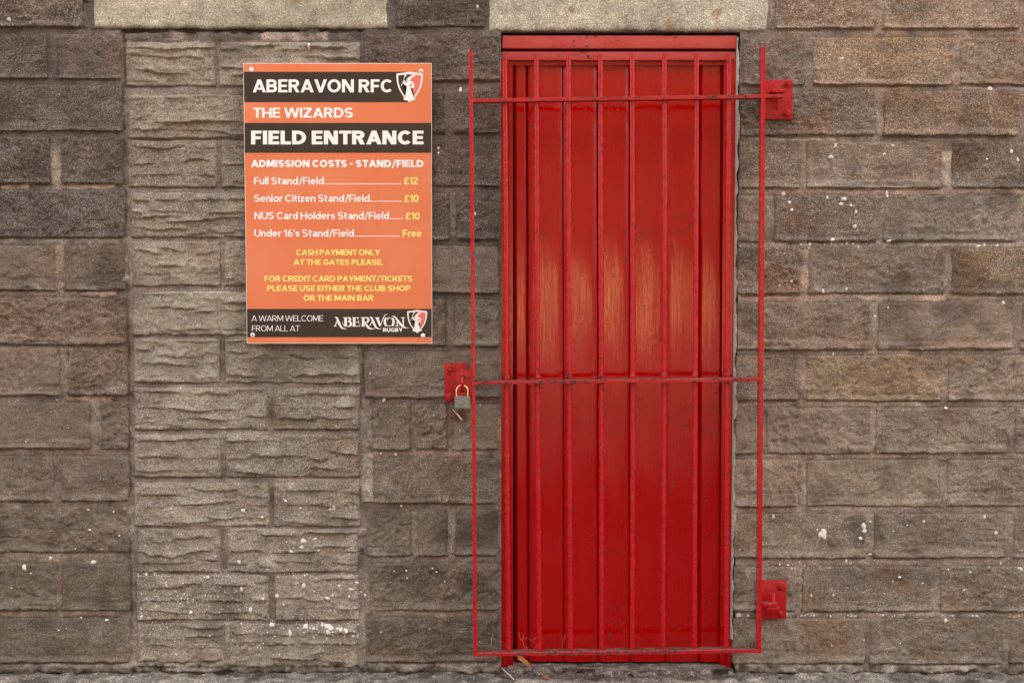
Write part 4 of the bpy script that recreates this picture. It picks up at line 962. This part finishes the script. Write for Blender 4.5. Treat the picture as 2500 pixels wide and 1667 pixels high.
text('RUGBY', 935, 983, 800.5, 810, WH, .21)
# stylised club lettering, drawn stroke by stroke (points in the enlarged crop: 9.046 px per photo px)
def LG(p): return (800 + p[0]/9.046, 745 + p[1]/9.046)
def ribbon(pts, name_mb):
    """pts: (x, y, width) along a stroke"""
    L, R = [], []
    n = len(pts)
    for i, (x, y, w) in enumerate(pts):
        a, b = pts[max(i-1, 0)], pts[min(i+1, n-1)]; dx, dy = b[0]-a[0], b[1]-a[1]; l = math.hypot(dx, dy) or 1
        nx_, ny_ = -dy/l*w/2, dx/l*w/2; L.append((x+nx_, y+ny_)); R.append((x-nx_, y-ny_))
    V = [W(*LG(p), SY-0.0011-0.00002*(len(name_mb.F) % 23)) for p in L+R]; F = [(i, i+1, n+i+1, n+i) for i in range(n-1)]
    name_mb.add(V, F)
def arc(cx, cy, rx, ry, a0, a1, w0, w1, n=14, wm=None):
    o = []
    for k in range(n+1):
        t = k/n; a = math.radians(a0+(a1-a0)*t); w = w0+(w1-w0)*t
        if wm: w = w + (wm-w)*math.sin(math.pi*t)
        o.append((cx+rx*math.cos(a), cy+ry*math.sin(a), w))
    return o
lg = MB()
swA = lambda dx: [(155+dx,268,6),(180+dx,262,22),(205+dx,282,36),(232+dx,345,46),(262+dx,420,48),(292+dx,480,42),(330+dx,512,28),(375+dx,522,16),(422+dx,512,5)]
ribbon(swA(0), lg); ribbon([(210,330,14),(160,462,15)], lg); ribbon([(138,462,14),(200,462,14)], lg); ribbon([(180,402,13),(250,402,13)], lg)
ribbon([(340,275,14),(440,275,14)], lg); ribbon([(395,270,58),(395,465,58)], lg); ribbon(arc(440,318,58,46,-90,90,14,14,14,44), lg); ribbon(arc(445,412,72,56,-90,90,14,14,14,52), lg); ribbon([(330,360,6),(335,420,12),(365,460,16),(440,465,18)], lg)
ribbon([(585,270,56),(585,465,56)], lg); ribbon([(540,275,14),(690,275,14)], lg); ribbon([(665,268,10),(668,320,16)], lg); ribbon([(600,372,12),(690,372,12)], lg); ribbon([(685,335,12),(685,410,12)], lg); ribbon([(540,463,14),(700,463,16),(722,405,8)], lg)
ribbon([(785,270,56),(785,465,56)], lg); ribbon([(730,275,14),(840,275,14)], lg); ribbon([(735,463,14),(830,463,14)], lg); ribbon(arc(830,325,72,54,-90,90,14,14,14,46), lg)
ribbon([(815,380,14),(850,420,40),(890,485,46),(935,516,36),(990,524,18),(1048,512,5)], lg)
ribbon(swA(768), lg); ribbon([(985,335,14),(930,462,15)], lg); ribbon([(950,402,12),(1020,402,12)], lg)
ribbon([(1045,275,14),(1150,275,14)], lg); ribbon([(1090,275,56),(1155,445,46),(1162,470,10)], lg); ribbon([(1160,462,12),(1215,320,18),(1250,240,20),(1285,208,16),(1322,203,5)], lg)
ribbon(arc(1355,370,100,92,0,360,14,14,30), lg); ribbon(arc(1298,370,36,80,95,265,40,40,14,52), lg); ribbon(arc(1418,370,36,80,-85,85,40,40,14,50), lg); ribbon([(1330,342,6),(1320,310,12),(1345,280,12),(1390,275,10)], lg)
ribbon([(1410,245,6),(1450,238,18),(1490,262,30),(1545,335,46),(1610,420,52),(1660,470,44),(1715,500,24),(1790,503,5)], lg)
ribbon([(1535,330,16),(1535,462,26)], lg); ribbon([(1480,462,14),(1585,462,14)], lg); ribbon([(1665,275,26),(1672,450,22)], lg); ribbon([(1615,275,14),(1708,275,14)], lg)
lg.build('club_lettering', WH, sign)
# shield crest: outline, two halves, robed figure with pointed hat and staff
S0 = (940.0, 150.0, 13.07)
def shield(fx, name='crest'):
    def ring(inset):
        out = [(785, 340+inset*1.15), (1210-inset, 400+inset*0.85)]
        for k in range(1, 9):
            t = k/9; x = (1210-inset) - (425-inset)*(t**2.3); y = 400+inset + (925-inset*2.1)*t**0.92
            out.append((x, y))
        out.append((785, 1325-inset*1.15))
        left = [(1570-x, y) for x, y in out[1:-1]][::-1]
        return out + left
    cr = flat(name, [fx(p) for p in ring(0)], SY-0.0016, WH)
    inner = ring(62); rt = [p for p in inner if p[0] >= 785-1e-6]; lf = [p for p in inner if p[0] <= 785+1e-6]
    rt = inner[:11]; lf = [inner[0]] + inner[10:]
    flat('crest_field', [fx(p) for p in rt], SY-0.0019, M['print_pink'], cr)
    flat('crest_field', [fx(p) for p in lf], SY-0.0019, M['print_black'], cr)
    robe = [(700,660),(790,620),(880,655),(935,720),(930,870),(870,850),(820,860),(840,950),(880,1050),(950,1165),(985,1150),(960,1240),(785,1262),(600,1240),(590,1140),(625,1165),(660,1080),(668,960),(695,830),(690,770),(668,798),(560,690),(520,645),(560,650),(570,600),(620,590),(630,650),(690,700)]
    flat('crest_figure', [fx(p) for p in robe], SY-0.0022, WH, cr)
    flat('crest_figure', [fx(p) for p in [(640,665),(690,610),(700,570),(740,520),(930,425),(985,515),(930,465),(830,560),(800,615)]], SY-0.0022, WH, cr)
    flat('crest_figure', [fx(p) for p in [(510,790),(630,480),(612,450),(645,425),(690,450),(665,492),(645,490),(528,790)]], SY-0.0022, WH, cr)
    flat('crest_field', [fx(p) for p in [(795,730),(850,695),(860,800),(800,805)]], SY-0.0025, M['print_pink'], cr)
    return cr
shield(lambda p: (940 + p[0]/13.07, 150 + p[1]/13.07))
shield(lambda p: (993.7 + (p[0]-355)/855*49.4, 756.6 + (p[1]-340)/985*56.9))
for (u, v, open_) in [(614, 171, 0), (1028, 175, 1), (617, 817.5, 1), (1033, 819, 0)]:
    x, _, z = W(u, v, SY); s = PXM*5.4
    cp = MB().lathe_y(x, z, [(s, SY-0.0014), (s, SY-0.003), (s*0.8, SY-0.0046), (s*0.45, SY-0.0054)], 18).build('screw_cap', M['cap_white'], sign, True)
    if open_: MB().lathe_y(x, z, [(s*0.45, SY-0.0050), (s*0.42, SY-0.0058), (s*0.2, SY-0.0060)], 12).build('screw', M['screw'], cp, True)

# ------------------------------------------------------------------ small things on the ground and on the gate
def zg(x, y): return float(tz(np.array([x]), np.array([y]))[0])
lx, ly, _ = GR(1281, 1626, 0.014)
lf = empty('dry_leaf', (lx, ly, 0.012), 'curled orange dry leaf lying on the threshold at the foot of the door', 'leaf')
V = []; F = []; N = 12
for i in range(N+1):
    t = i/N; w = 0.0165*math.sin(math.pi*t**0.85)**0.8*(1+0.12*math.sin(t*19)); cx_ = lx + (t-0.5)*0.050; cz_ = 0.030 - (t-0.5)*0.020 + 0.004*math.sin(t*6)
    for s_, k in ((-1, 0), (-0.5, 1), (0, 2), (0.5, 3), (1, 4)):
        V.append((cx_ - s_*w*0.35, ly - 0.002 + s_*w*0.50 - 0.004*abs(s_), cz_ + s_*w*0.72 + 0.003*abs(s_)))
    if i:
        a = (i-1)*5
        for j in range(4): F.append((a+j, a+j+1, a+j+6, a+j+5))
bl = pydata('leaf_blade', V, F, M['leaf'], lf, True); bl.modifiers.new('thickness', 'SOLIDIFY').thickness = 0.0006
MB().tube([(lx-0.024+0.05, ly-0.003, 0.0205), (lx+0.034, ly-0.006, 0.0185), (lx+0.040, ly-0.008, 0.017)], [.0009, .0008, .0006], 6).build('leaf_stem', M['leaf'], lf, True)
def strand(name, pts, rad, mat, label, cat, n=6):
    o = MB().tube(pts, rad, n).build(name, mat, None, True); return tag(o, label, cat)
a = W(1226.5, 1631, -0.008); b = GR(1255, 1657.5, 0.006)
strand('straw', [a, tuple((a[i]+b[i])/2 for i in range(3)), b], [.0013, .0015, .0012], M['feather'], 'pale straight straw leaning against the foot of the door jamb on the padlock side', 'straw')
a = GR(1331, 1655, 0.006); sl_ = MB(); nn = 7
V = [(a[0]+0.0, a[1], 0.009)] + [(a[0]+0.011*math.cos(k*0.9)*(1+0.25*(k % 2)), a[1]+0.014*math.sin(k*0.9), 0.008+0.004*(k % 3)) for k in range(nn)]
o = pydata('leaf_scrap', V, [(0, 1+k, 1+(k+1) % nn) for k in range(nn)], simple('red_scrap', (0.36, 0.10, 0.04), 0.7, 0, 0.3, 80)); o.modifiers.new('thickness', 'SOLIDIFY').thickness = 0.0008
tag(o, 'tiny reddish leaf scrap on the pavement below the threshold', 'leaf')
# twig with a white end on the wall under the padlock
yw = -0.010
strand('twig', [W(1104, 998, -0.004), W(1109, 1004, yw), W(1113, 1009, yw), W(1116, 1010, yw), W(1121, 1016, yw-.002), W(1127.5, 1025, yw-.003)], [.0006, .0008, .0008, .0019, .0022, .0019], M['feather'], 'small pale twig caught on the wall below the padlock', 'twig')
# dry rootlets caught on the bottom rail
def rootlet(paths, name, label):
    mb = MB()
    for P in paths:
        pts = [W(u, v, GY + 0.012 + 0.003*k) for k, (u, v) in enumerate(P)]; mb.tube(pts, [0.00045]*len(pts), 5)
    return tag(mb.build(name, M['root'], None, True), label, 'rootlets')
rootlet([[(1290, 1587), (1278, 1573), (1275, 1562), (1276, 1558), (1281, 1560), (1287, 1554)], [(1276, 1561), (1270, 1560), (1268, 1552), (1266, 1541)], [(1288, 1556), (1296, 1563), (1305, 1569)], [(1303, 1586), (1311, 1573)], [(1274, 1587), (1281, 1581), (1293, 1579)], [(1276, 1558), (1279, 1552)], [(1300, 1562), (1310, 1555)]],
        'rootlets', 'tangle of thin dry rootlets standing on the bottom rail above the dry leaf')
rootlet([[(1375, 1588), (1373, 1578), (1375, 1563), (1376, 1558), (1382, 1551)], [(1376, 1561), (1379, 1567)]], 'rootlets', 'single forked dry rootlet standing alone on the bottom rail of the gate')
strand('straw', [W(1198, 1578, GY+0.004), W(1200, 1562, GY+0.006), W(1203, 1546, GY+0.010)], [.0008, .0007, .0004], M['straw'], 'upright dry grass stem on the bottom rail between the padlocked stile and the nearest bar', 'straw')
# clump of debris in the gate's lower right corner
cl = MB(); rr = random.Random(3); cx_, _, cz_ = W(1834, 1574, GY)
for k in range(70):
    a = Vector((cx_+rr.gauss(0, .009), GY+rr.gauss(0, .006), cz_+rr.gauss(-.001, .007))); d = Vector((rr.gauss(0, 1), rr.gauss(0, .6), rr.gauss(0, .8))).normalized()*rr.uniform(.005, .014)
    a.z = max(a.z, cz_-0.011); e = a+d; e.z = max(e.z, cz_-0.012)
    cl.tube([a, (a+e)/2+Vector((rr.gauss(0, .002), 0, rr.gauss(0, .002))), e], [.0006, .0012*rr.uniform(.5, 1.6), .0004], 5)
for (u1_, v1_) in [(1844, 1556), (1838, 1557), (1822, 1566)]:
    cl.tube([(cx_, GY, cz_), W((u1_+1834)/2+2, (v1_+1574)/2, GY-.004), W(u1_, v1_, GY-.006)], [.001, .0016, .0006], 5)
t = NT('dead_plant_debris'); nn_ = t.noise(160, 3); t.fin(t.mix(t.ramp(nn_.outputs[0], 0.4, 0.6), (0.03, 0.022, 0.014), (0.34, 0.25, 0.16)), 0.9)
tag(cl.build('debris_clump', t.m, None, True), 'matted clump of dead plant debris on the bottom rail by the hinged stile', 'debris')
